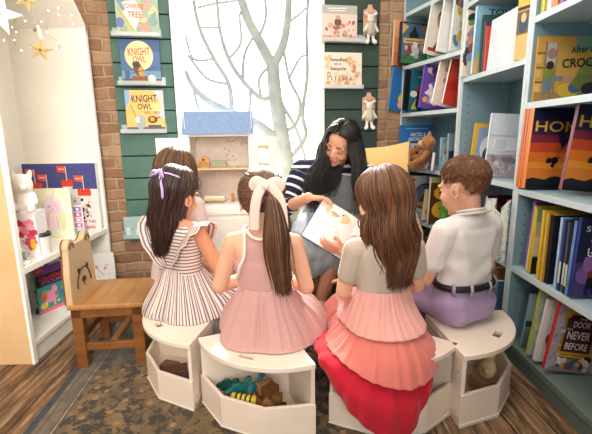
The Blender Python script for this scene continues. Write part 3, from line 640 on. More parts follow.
b = MB(); b.bb((-.026, -.017, .006), (-.003, -.0152, .036)); b.bb((.003, -.017, .006), (.026, -.0152, .036)); b.obj('door', M('#b98548', .5), t); MB().ell((0, -.016, .048), (.008, .003, .008)).obj('cut_out', M('#6b4726', .5), t)
t = thing('toy_chest', 'long sage green toy chest on the doll house upper floor', 'toy furniture', dhl(-.02, .03, .2465), .06, 'doll house furniture'); MB().bb((-.045, -.02, 0), (.045, .02, .032)).obj('body', M('#a9ae92', .6), t, bevel=.002); MB().bb((-.047, -.022, .032), (.047, .022, .038)).obj('lid', M('#b9bda4', .6), t, bevel=.001)
t = thing('toy_bed', 'pale wooden toy bed on the doll house ground floor', 'toy furniture', dhl(-.05, -.03, .0305), .06, 'doll house furniture')
MB().bb((-.065, -.03, .018), (.065, .03, .03)).obj('bed_frame', M('#e3c795', .5), t, bevel=.001); MB().bb((-.06, -.027, .03), (.06, .027, .042)).obj('mattress', dwh, t, bevel=.004)
for sx_ in (-.06, .055):
    for sy_ in (-.028, .023): MB().bb((sx_, sy_, 0), (sx_+.006, sy_+.006, .02)).obj('leg', pine, t)
for k, (x_, y_, c, l) in enumerate(((.06, -.03, '#c98a4a', 'orange toy figure on the doll house ground floor'), (.095, -.01, '#b9b0a4', 'grey toy figure on the doll house ground floor, beside the orange one'), (.135, -.02, '#8f7a66', 'brown toy figure by the doll house wall'))):
    b = MB(); b.hull([((0, 0, .012), .011), ((0, 0, .03), .007)]); b.ell((0, 0, .045), .011, None, 12, 8); o = b.obj('toy_figure', M(c, .6), None, True, loc=dhl(x_, y_, .0305)); tag(o, l, 'toy', 'toy figures in the doll house')
# ------------------------------------------------------------------ mustard armchair behind the reader
AC = np.array([.40, 2.37, 0]); AR = -.16
t = thing('armchair', 'mustard tufted armchair with wooden legs behind the reader', 'armchair', tuple(AC), AR)
mus = fabric('#ecc98e', '#e2b973', 220, name='mustard_wool')
def bk_pt(u, v):  # u -1..1 across, v 0..1 up
    R_ = .30; x_ = .265*u; y_ = .24-.12*u*u; z_ = .30+.615*v+.045*u*u*v
    return np.array([x_*(1+.06*v), y_+.09*v, z_])
G = []
tuft = [(-.45, .72), (.0, .72), (.45, .72), (-.22, .45), (.22, .45)]
for i in range(41):
    u = -1+i/20; row = []
    for j in range(31):
        v = j/30; p = bk_pt(u, v); dd = sum(math.exp(-(((u-a_)*.30)**2+((v-b_)*.6)**2)/.0018) for a_, b_ in tuft)
        pil = .035*(1-abs(u)**6)*(1-abs(2*v-1)**8); row.append(p+np.array([u*.3, -1, 0])/1.05*(pil-.03*dd))
    G.append(row)
Bk = [[bk_pt(-1+i/20, j/30)+np.array([(-1+i/20)*.02, .07, 0]) for j in range(31)] for i in range(41)]
mb = MB(); mb.grid(G); mb.grid(Bk)
for (A_, B_) in ((G[0], Bk[0]), (G[-1], Bk[-1]), ([r[-1] for r in G], [r[-1] for r in Bk]), ([r[0] for r in G], [r[0] for r in Bk])): mb.grid([A_, B_])
mb.obj('backrest', mus, t, True)
b = MB()
for a_, b_ in tuft: b.ell(bk_pt(a_, b_)+np.array([0, -.012, 0]), (.011, .006, .011), None, 10, 6)
b.obj('button', mus, t, True)
b = MB(); b.hull([((-.27, -.22, .30), .04), ((.27, -.22, .30), .04), ((-.27, .2, .30), .04), ((.27, .2, .30), .04), ((0, -.25, .31), .04), ((0, 0, .335), .03)]); b.obj('seat', mus, t, True)
for s in (-1, 1): MB().hull([((s*.30, -.18, .46), .035), ((s*.31, .18, .50), .035), ((s*.30, -.16, .30), .03), ((s*.30, .18, .30), .03)]).obj('armrest', mus, t, True)
for sx_ in (-1, 1):
    for sy_ in (-1, 1): MB().tube([(sx_*.24, sy_*.19, .27), (sx_*.28, sy_*.23, 0)], [.02, .012], 10).obj('leg', oak, t, True)
x = N('striped_linen'); v = x.tex(); s_ = x.n('ShaderNodeSeparateXYZ'); x.l(v, s_.inputs[0]); f_ = x.math('FRACT', x.math('MULTIPLY', s_.outputs[0], 40)); x.col(x.ramp(f_, [(0, '#e9e9e6'), (.6, '#8fa3b0')], True)); x.set(Roughness=.9)
b = MB(); b.hull([((-.12, 0, .05), .04), ((.12, 0, .05), .04), ((-.12, .03, .27), .035), ((.12, .03, .27), .035), ((0, -.02, .16), .07)])
o = b.obj('cushion', x.m, None, True, loc=(.50, 2.47, .375), rz=AR); o.rotation_euler = (-.15, 0, AR); tag(o, 'grey and white striped cushion in the mustard armchair', 'cushion')
# ------------------------------------------------------------------ quarter-round storage stools
lam = M('#ead9c9', .35, .03, 8, name='white_laminate'); edge = M('#d9cfc4', .5, .04)
SZ, SR = .275, .33
def stool(ap, mid, label):
    """ap = inner corner, mid = heading of the middle of the curved edge"""
    t = thing('storage_stool', label, 'stool', (ap[0], ap[1], 0), mid, 'quarter-round white storage stools')
    h = pi/4; arc = [(SR*math.cos(-h+2*h*i/28), SR*math.sin(-h+2*h*i/28)) for i in range(29)]
    sl = [(SR*.86*math.cos(u)+.0, SR*.86*math.sin(u)) for u in (-.11, .11)]
    # top with a cut-through grip: ring of quads around the slot
    def strip(poly, z0, z1):
        m = MB(); m.prism(poly, z0, z1); return m
    P = [(0, 0)]+arc; r0, r1, aw = SR*.80, SR*.875, .10
    top = MB()
    # inner region, outer region, two side wedges around the slot
    cs = lambda r, a: (r*math.cos(a), r*math.sin(a))
    angs = [-h+2*h*i/28 for i in range(29)]; ins = [a for a in angs if abs(a) < aw]
    sA = [-aw]+ins+[aw]
    rings = []
    for z in (SZ-.018, SZ):
        pass
    def secpoly(ra, rb, a0, a1, n=10):
        A_ = [a0+(a1-a0)*i/n for i in range(n+1)]; return [cs(rb, a) for a in A_]+([cs(ra, a) for a in reversed(A_)] if ra > 0 else [(0, 0)])
    bm = bmesh.new()
    def addp(poly):
        vs = [bm.verts.new((p[0], p[1], SZ)) for p in poly]; bm.faces.new(vs)
    A0, A1, A2, A3 = -h, -aw, aw, h
    addp(secpoly(0, r0, A1, A2, 4)); addp(secpoly(0, r0, A0, A1, 8)); addp(secpoly(0, r0, A2, A3, 8))
    addp(secpoly(r0, r1, A0, A1, 8)); addp(secpoly(r0, r1, A2, A3, 8))
    addp(secpoly(r1, SR, A0, A1, 8)); addp(secpoly(r1, SR, A1, A2, 4)); addp(secpoly(r1, SR, A2, A3, 8))
    bmesh.ops.remove_doubles(bm, verts=bm.verts, dist=.0004)
    r = bmesh.ops.extrude_face_region(bm, geom=bm.faces[:]); 
    for g in r['geom']:
        if isinstance(g, bmesh.types.BMVert): g.co.z -= .018
    bmesh.ops.recalc_face_normals(bm, faces=bm.faces)
    me = bpy.data.meshes.new('top'); bm.to_mesh(me); bm.free(); me.materials.append(lam); link('top', me, t, .0025)
    for s in (-1, 1):
        a_ = s*h; d = np.array([math.cos(a_), math.sin(a_), 0]); R = np.array([d, np.cross((0, 0, 1), d), (0, 0, 1)]).T
        b = MB(); b.bb((.0, -.0 if s < 0 else -.014, .0), (SR-.006, .014 if s < 0 else 0, SZ-.018)); b.xf(R).obj('side_panel', lam, t, bevel=.002)
        b = MB(); b.cyl((SR*.9, 0, .06), (SR*.9, -s*(-.0005) - (0.0), .06), .004); 
    b = MB(); b.prism([(0, 0)]+[cs(SR-.012, -h+2*h*i/3) for i in range(4)], .012, .026); b.obj('bottom', lam, t)
    vs = [cs(SR-.001, -h+2*h*i/3) for i in range(4)]; vi = [cs(SR-.014, -h+2*h*i/3) for i in range(4)]
    b = MB()
    for i in range(3): b.prism([vi[i], vs[i], vs[i+1], vi[i+1]], .0, .125)
    b.obj('bin_front', lam, t, bevel=.0015)
    b = MB()
    for i in range(3): b.prism([vi[i], cs(SR+.003, -h+2*h*i/3), cs(SR+.003, -h+2*h*(i+1)/3), vi[i+1]], .0, .012)
    b.obj('kick_strip', edge, t, bevel=.001)
    b = MB(); q = [cs(SR*.36, -h), cs(SR*.36, h), cs(SR*.30, h), cs(SR*.30, -h)]; b.prism(q, .02, SZ-.018); b.obj('inner_panel', lam, t)
    for s in (-1, 1):
        d = np.array([math.cos(s*h), math.sin(s*h), 0]); n_ = np.array([-d[1], d[0], 0])*s; c_ = d*(SR-.03)
        for z in (.05, .2): b = MB(); b.cyl(c_+n_*0+np.array([0, 0, z]), c_+n_*.0015+np.array([0, 0, z]), .005, n=10); b.obj('screw_cap', M('#b9aca0', .4), t)
    return t
STO = {1: ((-.325, 1.635), math.atan2(-.559, -.827)), 2: ((-.063, 1.485), math.atan2(-.916, -.40)), 3: ((.308, 1.50), math.atan2(-1, .12)), 4: ((.528, 1.54), math.atan2(-.65, .76))}
stool(*STO[1], 'white quarter-round stool under the girl in the striped dress')
stool(*STO[2], 'white quarter-round stool with wooden toys in its bin, under the plain pink dress')
stool(*STO[3], 'white quarter-round stool mostly hidden by the red tiered dress')
stool(*STO[4], 'white quarter-round stool under the boy, a pale toy in its bin')
def sp(k, r, a, z):  # point in a stool: radius, angle off the middle, height
    (x_, y_), m = STO[k]; return (x_+r*math.cos(m+a), y_+r*math.sin(m+a), z)
# toys in the bins
def toy(nm, k, r, a, z, rz_, col, label, shape, grp='wooden toys in the stool bin'):
    b = MB(); shape(b); o = b.obj(nm, M(col, .45), None, False, .003, loc=sp(k, r, a, z), rz=rz_); return tag(o, label, 'toy', grp)
blk = lambda x_, y_, z_: (lambda b: b.bb((-x_/2, -y_/2, 0), (x_/2, y_/2, z_)))
def arch(b):
    P = [(-.03, 0), (-.03, .04), (.03, .04), (.03, 0), (.016, 0)]+[(.016*math.cos(u), .016*math.sin(u)) for u in np.linspace(.2, pi-.2, 7)]+[(-.016, 0)]; b.prism(P, -.014, .014, 'y')
def dino(b): b.prism([(-.05, 0), (-.052, .02), (-.03, .03), (-.02, .045), (.0, .05), (.018, .04), (.024, .06), (.045, .066), (.05, .052), (.034, .045), (.03, .02), (.032, 0), (.016, 0), (.012, .014), (-.012, .014), (-.016, 0), (-.03, 0), (-.034, .012)], -.009, .009, 'y')
def tri(b): b.prism([(-.03, 0), (.03, 0), (0, .04)], -.014, .014, 'y')
bz = .027
toy('toy_dinosaur', 2, .24, -.28, bz+.055, .3, '#1f6f6a', 'flat teal wooden dinosaur standing tallest among the bin toys', dino)
toy('toy_dinosaur', 2, .25, -.50, bz+.045, -.5, '#17504f', 'dark green wooden dinosaur at the corner of the toy bin', dino)
toy('toy_dinosaur', 2, .21, -.05, bz+.06, .9, '#236b74', 'blue-green wooden dinosaur lying behind the striped yellow cylinder', dino)
toy('toy_block', 2, .27, -.36, bz+.02, .4, '#b32f2a', 'small red wooden block in the toy bin', blk(.035, .03, .045))
toy('toy_block', 2, .24, -.40, bz, .1, '#8a5c34', 'brown wooden block low in the toy bin', blk(.06, .04, .04))
toy('toy_arch', 2, .20, .12, bz+.07, .5, '#9a6f45', 'brown wooden arch at the back of the toy bin', arch)
toy('toy_arch', 2, .23, .30, bz+.05, -.3, '#7a5230', 'dark brown wooden arch nearest the right stool side' .replace('nearest the right stool side', 'by the stool end panel'), arch)
toy('toy_wedge', 2, .25, .22, bz+.05, -.2, '#a5764a', 'tan wooden triangle in the toy bin', tri)
toy('toy_block', 2, .26, .38, bz, .3, '#5d3c22', 'dark walnut block low in the toy bin beside the end panel', blk(.07, .05, .055))
toy('toy_block', 2, .23, .10, bz, .8, '#7c5432', 'brown wooden block under the arch in the toy bin', blk(.09, .06, .06))
toy('toy_block', 2, .22, -.16, bz, .2, '#6b4a2e', 'long dark block under the teal dinosaur', blk(.09, .05, .05))
t = thing('toy_roller', 'yellow and black striped toy cylinder lying in the toy bin', 'toy', sp(2, .27, -.08, bz+.075), STO[2][1]+pi/2+.15, 'wooden toys in the stool bin')
b = MB(); b.cyl((-.045, 0, 0), (.045, 0, 0), .017, n=18); b.obj('body', M('#e2c43a', .5), t, True)
b = MB()
for u in (-.03, -.012, .006, .024): b.cyl((u, 0, 0), (u+.007, 0, 0), .0175, n=18)
b.obj('band', M('#2a2620', .5), t)
toy('toy_block', 2, .235, -.10, bz, .2, '#70492a', 'brown wooden block beneath the striped cylinder', blk(.09, .05, .055))
toy('toy_block', 2, .22, .24, bz+.075, .9, '#6a4226', 'brown wooden block on top of the heap by the end panel', blk(.055, .04, .035))
toy('toy_wedge', 2, .255, .06, bz+.055, .5, '#8a5a30', 'brown wooden triangle beside the striped cylinder', tri)
toy('toy_block', 1, .23, .1, bz, .3, '#6a4b3a', 'brown wooden block in the bin of the striped girl\'s stool', blk(.09, .06, .05))
toy('toy_block', 1, .24, .36, bz, 1.1, '#5a4650', 'dark plum block in the bin of the striped girl\'s stool', blk(.08, .05, .045))
toy('toy_block', 1, .24, -.18, bz, -.3, '#84604a', 'tan block in the bin of the striped girl\'s stool', blk(.07, .05, .04))
b = MB(); b.ell((0, 0, .035), (.05, .032, .035)); b.ell((.04, 0, .075), (.024, .022, .024)); b.hull([((.06, 0, .072), .008), ((.074, 0, .07), .004)]); b.cap((-.04, 0, .045), (-.07, 0, .06), .015, .005)
o = link('toy_duck', setmats(voxel(b, .004, 3), M('#dcc896', .5), 'toy_duck'), loc=sp(4, .25, .05, bz+.055), rz=1.0); tag(o, 'pale wooden duck in the bin of the boy\'s stool', 'toy')
toy('toy_block', 4, .25, .05, bz, .2, '#b9956a', 'pale wooden block under the duck in the boy\'s stool bin', blk(.10, .07, .055))
# ------------------------------------------------------------------ right hand bookcases
edg = M('#c9d7db', .4, .04, 6, name='lit_edge_paint'); shf = M('#a3bac3', .45, .05, 6); shp = M('#83a1ae', .45, .05, 6, name='shaded_blue_paint'); shd = M('#587c8a', .5, .06, 6, name='shaded_back_paint'); pinm = M('#3a474a', .5); low = M('#66756f', .5, .06, 6)  # one blue paint: edges paler as if window-lit, panels and backs darkened as shade
class Unit:
    def __init__(s, P, Q):
        s.P = np.array([*P, 0.]); s.Q = np.array([*Q, 0.]); s.W = np.linalg.norm(s.P-s.Q); s.ux = nz(s.P-s.Q); s.uy = np.cross((0, 0, 1), s.ux); s.rz = math.atan2(s.ux[1], s.ux[0])
    def pt(s, q, d, z): return s.P-s.ux*q+s.uy*d+np.array([0, 0, z])
    def build(s, label, zs, D=.27, H=2.15, top=True):
        t = thing('bookcase', label, 'bookcase', tuple(s.Q), s.rz, 'pale blue bookcases'); W = s.W
        for a in (0, W-.02):
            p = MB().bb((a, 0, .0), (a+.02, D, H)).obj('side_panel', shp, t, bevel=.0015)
            MB().bb((a+.0002, -.0025, 0), (a+.0198, .0, H)).obj('front_edge', edg, p)  # thin facing added to carry the window-lit edge colour
            h = MB(); inn = a+.02+.0004 if a == 0 else a-.0004
            for dd in (.035, D-.05):
                for k in range(44):
                    z = .15+k*.042
                    if z < H: h.cyl((inn-.0004, dd, z), (inn+.0004, dd, z), .0035, n=6)
            h.obj('peg_holes', pinm, p)
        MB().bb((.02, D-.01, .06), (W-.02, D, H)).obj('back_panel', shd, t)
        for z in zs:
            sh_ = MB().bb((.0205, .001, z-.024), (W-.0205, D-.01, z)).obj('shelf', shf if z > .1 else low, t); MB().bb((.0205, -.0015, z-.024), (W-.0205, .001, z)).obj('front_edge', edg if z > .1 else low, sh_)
        pg = MB()
        for z in zs[1:]:
            for a in (.024, W-.024):
                for dd in (.04, D-.05): pg.cyl((a, dd, z-.034), (a, dd, z-.025), .004, n=8)
        pg.obj('shelf_peg', M('#c9ced0', .3), t)
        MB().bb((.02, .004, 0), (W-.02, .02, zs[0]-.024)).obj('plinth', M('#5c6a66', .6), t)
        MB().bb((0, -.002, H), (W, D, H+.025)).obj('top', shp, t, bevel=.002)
        return t
    def row(s, label, q, d, z, w, h, t, cover, art=None, spine=None, tilt=0., yaw=0., group=None, cat='book'):
        return book(label, s.pt(q, d, z+max(0, math.sin(tilt))*w+.0006+(max(0, math.sin(-tilt))*0)), math.atan2(s.uy[1], s.uy[0])+yaw, w, h, t, cover, art, spine, group, tilt)
    def face(s, label, q, d, z, w, h, t, cover, art=None, lean=-.2, yaw=0., spine=None, group=None):
        return book(label, s.pt(q, d, z+.0006), s.rz+yaw, w, h, t, cover, art, spine, group, 0, lean)
A_, B_, C_, N_ = (.945, 1.70), (.93, 2.318), (.742, 2.885), (.945, 1.062)
UR = Unit(N_, (.945, 1.698)); UM = Unit(A_, B_); UL = Unit((.929, 2.322), C_)
ZR = [.085, .43, .77, 1.12, 1.445]; ZM = [.085, .43, .785, 1.30, 1.68]; ZL = [.085, .43, .78, 1.145, 1.455, 1.79]
UR.build('pale blue bookcase holding the crocodile and sunset flight books, closest to the boy', ZR)
UM.build('pale blue bookcase behind the boy\'s head, middle of the three', ZM)
UL.build('pale blue bookcase holding the teddy bear, in the corner by the brick', ZL)
def plain(c, c2, seed, ti=None, tc='#ffffff'):
    def f(a):
        a.R(0, 0, 1, 1, c).scatter(c2, 22, .09, seed)
        if ti: a.R(.08, .74, .92, .92, c).T(ti, .5, .83, .74, .10, tc, 0, .02)
    return f
# -- near unit, HOME books: two covers and the copies behind them
def a_home(a):
    a.R(0, 0, 1, 1, '#1d2048').R(0, .0, 1, .86, '#3a2450').R(0, 0, 1, .68, '#8a2f45').R(0, 0, 1, .58, '#d9522c').R(0, 0, 1, .46, '#ee7a26').R(0, 0, 1, .34, '#f59a35').R(0, 0, 1, .26, '#e8862f')
    a.P([(0, 0), (0, .12), (.1, .145), (.2, .13), (.3, .12), (.42, .16), (.5, .165), (.6, .13), (.7, .15), (.82, .19), (.9, .18), (1, .13), (1, 0)], '#20222c').P([(0, 0), (0, .08), (.3, .05), (.6, .1), (1, .06), (1, 0)], '#11131b')
    a.P([(.34, .83), (.78, .83), (.52, .5)], '#34214a')
    a.T('HOME', .47, .78, .84, .13, '#f6c64a', 0, .012).E(.33, .36, .045, .035, '#17141c').E(.42, .36, .06, .045, '#17141c').E(.40, .30, .03, .03, '#17141c').L([(.28, .33), (.50, .40)], .02, '#17141c').L([(.44, .40), (.60, .72)], .008, '#17141c')
for k in range(3):
    UR.row(('one of three spare copies stacked behind the sunset flight book cover'), .575+.0185*k, -.012, .77, .25, .318, .014, '#e9e2e2', a_home, '#e07a48', .03, group='sunset flight book copies')
UR.row('sunset flight book reading HOME, full cover beside the shelf post', .556, -.012, .77, .25, .318, .017, '#1d2048', a_home, '#ee8a3a', .03)
UR.row('second sunset flight book reading HOME, tilted, cut by the frame edge', .385, .025, .77, .25, .316, .017, '#1d2048', a_home, '#8a4a52', .10)
def a_croc(a):
    a.R(0, 0, 1, 1, '#d9a64e').R(.0, .0, 1, .16, '#b88a5c').R(.40, .78, 1, 1, '#7fa78a').P([(.35, .15), (.5, .62), (1, .72), (1, .0), (.4, 0)], '#93904c')
    for z in (.3, .52, .74): a.R(0, z, .14, z+.02, '#6a4a34').R(.0, z-.14, .05, z-.02, '#e9bf74')
    a.R(.08, .1, .1, .92, '#9c7a6a').R(.19, .1, .21, .9, '#a07e72').R(.10, .55, .2, .9, '#cfc4b8')
    a.E(.155, .74, .05, .08, '#b08a7c').E(.145, .56, .042, .07, '#3e2f2c').E(.145, .40, .055, .11, '#7c9a3e').E(.135, .25, .05, .12, '#6d8a94').L([(.12, .2), (.1, .05)], .02, '#a97a58').L([(.16, .2), (.17, .06)], .02, '#a97a58')
    a.E(.36, .18, .12, .11, '#e4bf3a').E(.43, .22, .07, .09, '#56699a').E(.25, .36, .08, .04, '#8a84a6').E(.55, .3, .16, .12, '#7a8a44').E(.6, .2, .1, .1, '#3a2f36').E(.34, .35, .05, .05, '#c99a78')
    a.T('After a', .47, .80, .24, .10, '#17252c', .08, .01).T('CROCODILE', .60, .61, .66, .14, '#17252c', .05, .02).P([(.8, .2), (1, .45), (1, .1)], '#b5c9dc')
UR.row('wide yellow picture book with children and a ladder, AFTER A CROCODILE', .60, .012, 1.12, .37, .247, .012, '#d9a64e', a_croc)
for k, (c, l, q) in enumerate((('#c9c43a', 'yellow-green book on the topmost visible shelf, by the post', .585), ('#efece4', 'white book on the topmost visible shelf beside the yellow-green one', .545), ('#e0823a', 'orange book on the topmost visible shelf beside the white one', .505), ('#8a4fa0', 'purple book on the topmost visible shelf beside the orange one', .47))):
    UR.row(l, q, .012, 1.445, .20, .25-.01*k, .022, c, plain(c, ['#f1e6c9', '#3a6a4a', '#d9c23a'], 60+k), c)
# -- near unit, middle row
def a_dr(a):
    a.R(0, 0, 1, 1, '#7fa88f').R(0, .55, 1, .80, '#b9c4a8').R(0, .28, 1, .58, '#e9d3bb').R(0, 0, 1, .26, '#14151a').T('DR', .36, .12, .5, .14, '#f0a52e', 0, .01).scatter(['#3a2a22', '#a8322a', '#d98a5a', '#2a2f3a'], 18, .08, 71, (.1, .22, .9, .55))
def a_uni(a):
    a.R(0, 0, 1, 1, '#1f2448').R(0, 0, 1, .45, '#4a3a72').scatter(['#7a5aa0', '#2a3a80', '#a06ab0', '#37509a'], 20, .1, 72, (0, 0, 1, .5)).scatter(['#e9e6f4'], 20, .008, 73, (0, .4, 1, 1))
    a.T('STEPHEN', .40, .87, .64, .07, '#e9eaf0', 0, .01).T('YOU AND THE', .52, .70, .7, .07, '#e9eaf0').T('UNIVERSE', .52, .58, .74, .11, '#f0eff4', 0, .01)
    a.E(.26, .30, .07, .05, '#8a3a2e').R(.2, .12, .32, .26, '#15131f').L([(.22, .14), (.2, .03)], .03, '#15131f').L([(.3, .14), (.33, .03)], .03, '#15131f').L([(.3, .22), (.42, .26)], .03, '#15131f')
Z = .43
rows = [('slim purple book closest to the bookcase post, middle row', .548, .02, .20, .285, .012, '#7a4a9a', '#8a58a8', .05), ('white slim book between the purple and yellow spines', .531, .016, .20, .27, .010, '#e9e6de', None, .05),
        ('first bright yellow slim book of the middle row', .517, .012, .21, .275, .010, '#e3c02e', None, .03)]
for l, q, d, w_, h, t_, c, sp_, ti in rows: UR.row(l, q, d, Z, w_, h, t_, c, plain(c, ['#d9d2b0', '#8a7a9a'], int(q*1000)), sp_, ti)
UR.row('green book with a crowd and orange DR lettering, in the middle row', .500, .012, Z, .20, .268, .012, '#7fa88f', a_dr, '#d9b42e', .02)
rows = [('thick golden yellow book standing past the DR cover', .430, .004, .21, .278, .016, '#d9aa2a', '#e0b838', 0), ('narrow mustard book beside the golden one', .408, .004, .21, .274, .012, '#c99a30', '#d9b04a', 0),
        ('thick black book in the middle row, its cover plain', .385, .012, .22, .268, .030, '#15181d', '#1b1f26', .0), ('pale blue spined book right past the black one', .335, .010, .21, .27, .012, '#8fb4d9', '#a9c6e6', 0), ('navy book with faint lettering beside the pale blue spine', .318, .012, .21, .265, .013, '#22305a', '#2c3d70', 0),
        ('charcoal book between the navy and black volumes', .300, .014, .21, .26, .012, '#3a3c44', '#4a4c55', 0), ('glossy black book with a white spine label', .283, .012, .21, .265, .013, '#121318', '#1a1b20', 0), ('dark blue book with green foot, next to the universe book', .265, .008, .21, .268, .014, '#2a4a8a', '#6a8ac0', .02)]
for l, q, d, w_, h, t_, c, sp_, ti in rows:
    o = UR.row(l, q, d, Z, w_, h, t_, c, plain(c, [c], int(q*999)), sp_, ti)
    if 'white spine' in l or 'green foot' in l or 'navy' in l:
        lb = MB().bb((-.0015, .002, .03), (-.0006, t_-.002, .06 if 'green' in l else .11)); lb.obj('spine_label', M('#4a9a4a' if 'green' in l else '#d9d6cc', .5), o)
UR.row('dark blue space book with a small figure, reading STEPHEN and UNIVERSE', .243, .004, Z, .22, .282, .014, '#1f2448', a_uni, '#2a3a80', .03)
# -- near unit, bottom row
def a_door(a):
    a.R(0, 0, 1, 1, '#b3a9b6').P([(0, 0), (1, 0), (.8, .1), (.2, .1)], '#8f7f86').R(.16, .16, .86, .88, '#b98a2a').R(.22, .2, .8, .84, '#43202a').R(.26, .24, .76, .8, '#5a2630').E(.2, .86, .09, .07, '#d9a93a').E(.82, .86, .08, .06, '#d9a93a').E(.9, .5, .05, .05, '#d9a93a')
    a.T('DOOR', .52, .71, .34, .09, '#ece6e2', 0, .015).T('NEVER', .51, .55, .46, .12, '#ece6e2', 0, .02).T('BEFORE', .51, .39, .46, .10, '#ece6e2', 0, .015).T('THE', .52, .79, .16, .035, '#d9cfca').T('had', .3, .64, .1, .03, '#d9cfca')
    a.R(.12, .22, .90, .30, '#d9a23a').T('been opened', .5, .26, .5, .035, '#5a2a1a').scatter(['#2a2a30', '#e9e2d6', '#c9962e', '#54606a', '#d9d0c4', '#8a3a2e'], 26, .055, 81, (.1, .04, .9, .24))
    a.scatter(['#9a90a0', '#c6bdc8'], 12, .04, 82, (0, .1, .2, .95))
Z = .085
UR.row('blue-grey landscape picture book at the far end of the bottom shelf', .520, .02, Z, .19, .235, .012, '#7f98a6', lambda a: a.R(0, 0, 1, 1, '#7f98a6').R(0, .5, 1, 1, '#a9bfc9').R(0, .38, 1, .48, '#2f4a3f').R(0, 0, 1, .3, '#6a7f86'), None, .08, -.05)
UR.row('pale green tall book with a yellow edge on the bottom shelf', .440, .0, Z, .19, .295, .014, '#a9bda0', plain('#a9bda0', ['#c9cf9a', '#8fa88f', '#d9cf8a'], 91), '#b9ae3a', .10, -.05)
UR.row('white picture book with red and green leaves on the bottom shelf', .390, .0, Z, .19, .262, .016, '#e3e0da', plain('#e3e0da', ['#b9352e', '#3f8a4a', '#6a2f2e'], 92), '#dcd8d2', .11, -.05)
UR.row('mauve book with ornate gold door frame, reading DOOR NEVER BEFORE, red spine', .325, -.002, Z, .185, .278, .018, '#b3a9b6', a_door, '#c2322e', .13, -.04)
# -- middle unit
def a_coll(a):
    a.R(0, 0, 1, 1, '#e9ddd0').scatter(['#c24a3a', '#3a3f4a', '#e0a06a', '#7a9a5a', '#d9d0c8', '#b0604a', '#8a9ab0', '#e9c9a0', '#f0ece6'], 70, .11, 101).E(.62, .86, .2, .1, '#2f5fb0').R(.52, .84, .72, .86, '#dfe6f2').R(.54, .88, .7, .90, '#dfe6f2')
UM.row('tall book with a busy red and cream collage cover and blue roundel', .588, -.014, 1.30, .20, .335, .020, '#e9ddd0', a_coll, '#f0eeea', .03)
def a_tow(a): a.R(0, 0, 1, 1, '#7fb9d9').R(0, .8, 1, 1, '#93c6e2').R(0, 0, 1, .22, '#d9b98a').T('TOWN', .62, .91, .74, .08, '#23303f', 0, .015).E(.2, .26, .12, .1, '#b9cf3a').E(.35, .48, .08, .04, '#d99a6a').scatter(['#a9d4ea', '#e9e2cf'], 10, .07, 102, (0, .3, 1, .75))
UM.row('tall sky blue picture book reading TOWN', .475, -.012, 1.30, .24, .325, .018, '#7fb9d9', a_tow, '#cfe3ee', .02)
UM.row('dark green book edge beside the sky blue TOWN book', .415, .0, 1.30, .20, .27, .014, '#2f5f4f', plain('#2f5f4f', ['#4a7f6a'], 103), '#24503f')
UM.row('dark purple book edge in front of the green one', .395, .004, 1.30, .20, .235, .012, '#4a3a6a', plain('#4a3a6a', ['#8a3a4a', '#c9b9a0'], 104), '#6a4a7a')
UM.row('red and orange striped book edge behind the pale cover', .378, .004, 1.30, .19, .21, .010, '#c2452e', plain('#c2452e', ['#e0a04a'], 105), '#d9653a')
def a_palep(a): a.R(0, 0, 1, 1, '#dfe3e6').R(.04, .06, .96, .94, '#e6e8ea').scatter(['#d9d9e2', '#e9dfe2', '#d3dfe2', '#ece8e0', '#cfd6dd'], 46, .1, 106)
UM.face('wide pale picture book facing out, faint pastel cover', .372, .012, 1.30, .275, .232, .010, '#dfe3e6', a_palep, -.05)
def a_yel(a): a.R(0, 0, 1, 1, '#c9a04a').R(0, .32, 1, .6, '#6a5a3a').E(.5, .45, .34, .13, '#3a4a5a').E(.5, .52, .2, .06, '#d9b98a').R(0, .62, 1, .66, '#22262a').R(0, .0, 1, .3, '#d9b870').R(0, .66, 1, 1, '#d9b84a')
UM.face('mustard book with a dark oval picture standing by the post', .088, -.012, 1.30, .062, .31, .03, '#c9a04a', a_yel, 0, .35)
UM.row('yellow framed book with a blue and white bird picture', .455, .0, .785, .19, .255, .014, '#dcb23a', lambda a: a.R(0, 0, 1, 1, '#dcb23a').R(.1, .06, .96, .92, '#8fa9cf').E(.5, .5, .3, .28, '#e6e9f0').E(.5, .36, .2, .2, '#3a4a66').P([(.2, .06), (.8, .06), (.6, .3)], '#5a6a86'), '#d9ae38', .08)
def a_pale2(a):
    a.R(0, 0, 1, 1, '#dde3e8').R(.0, .0, 1, .36, '#b9a9b0').scatter(['#a08a92', '#c9bcc4', '#8f8490', '#d9cfd4', '#b09aa0'], 60, .04, 107, (0, 0, 1, .38)).R(.12, .42, .7, .62, '#eceef0').R(.16, .44, .42, .6, '#c9d2da').R(.74, .42, .95, .6, '#cfd9e0').R(0, .66, 1, 1, '#dbe4ea')
UM.row('tall pale grey-blue book with a crowd at its foot, standing behind the boy', .262, -.012, .785, .20, .30, .012, '#dde3e8', a_pale2, None, .05)
UM.row('dark red book on the shelf by the boy\'s shoulder', .10, .03, .43, .22, .27, .02, '#6a1620', plain('#6a1620', ['#7f1f2a'], 108), '#7a1a24')
UM.row('deep crimson book behind the folded paper map', .30, .03, .43, .22, .26, .02, '#5a121c', plain('#5a121c', ['#701a26'], 109), '#6a1620')
t = thing('pop_up_map', 'folded star-shaped paper map standing beside the dark red book', 'pop-up map', tuple(UM.pt(.02, -.02, .43)), UM.rz)
mm = N('printed_map'); v_ = mm.tex(); mm.col(mm.mix(mm.ramp(mm.noise(v_, 55, 2), [(.5, '#000000'), (.53, '#ffffff')], True), mm.ramp(mm.noise(v_, 28, 3), [(.38, '#9fc3d0'), (.48, '#e6e6dc'), (.58, '#e3c27a'), (.66, '#7fa0a8')], True), '#d9dcd6')); mm.set(Roughness=.7)
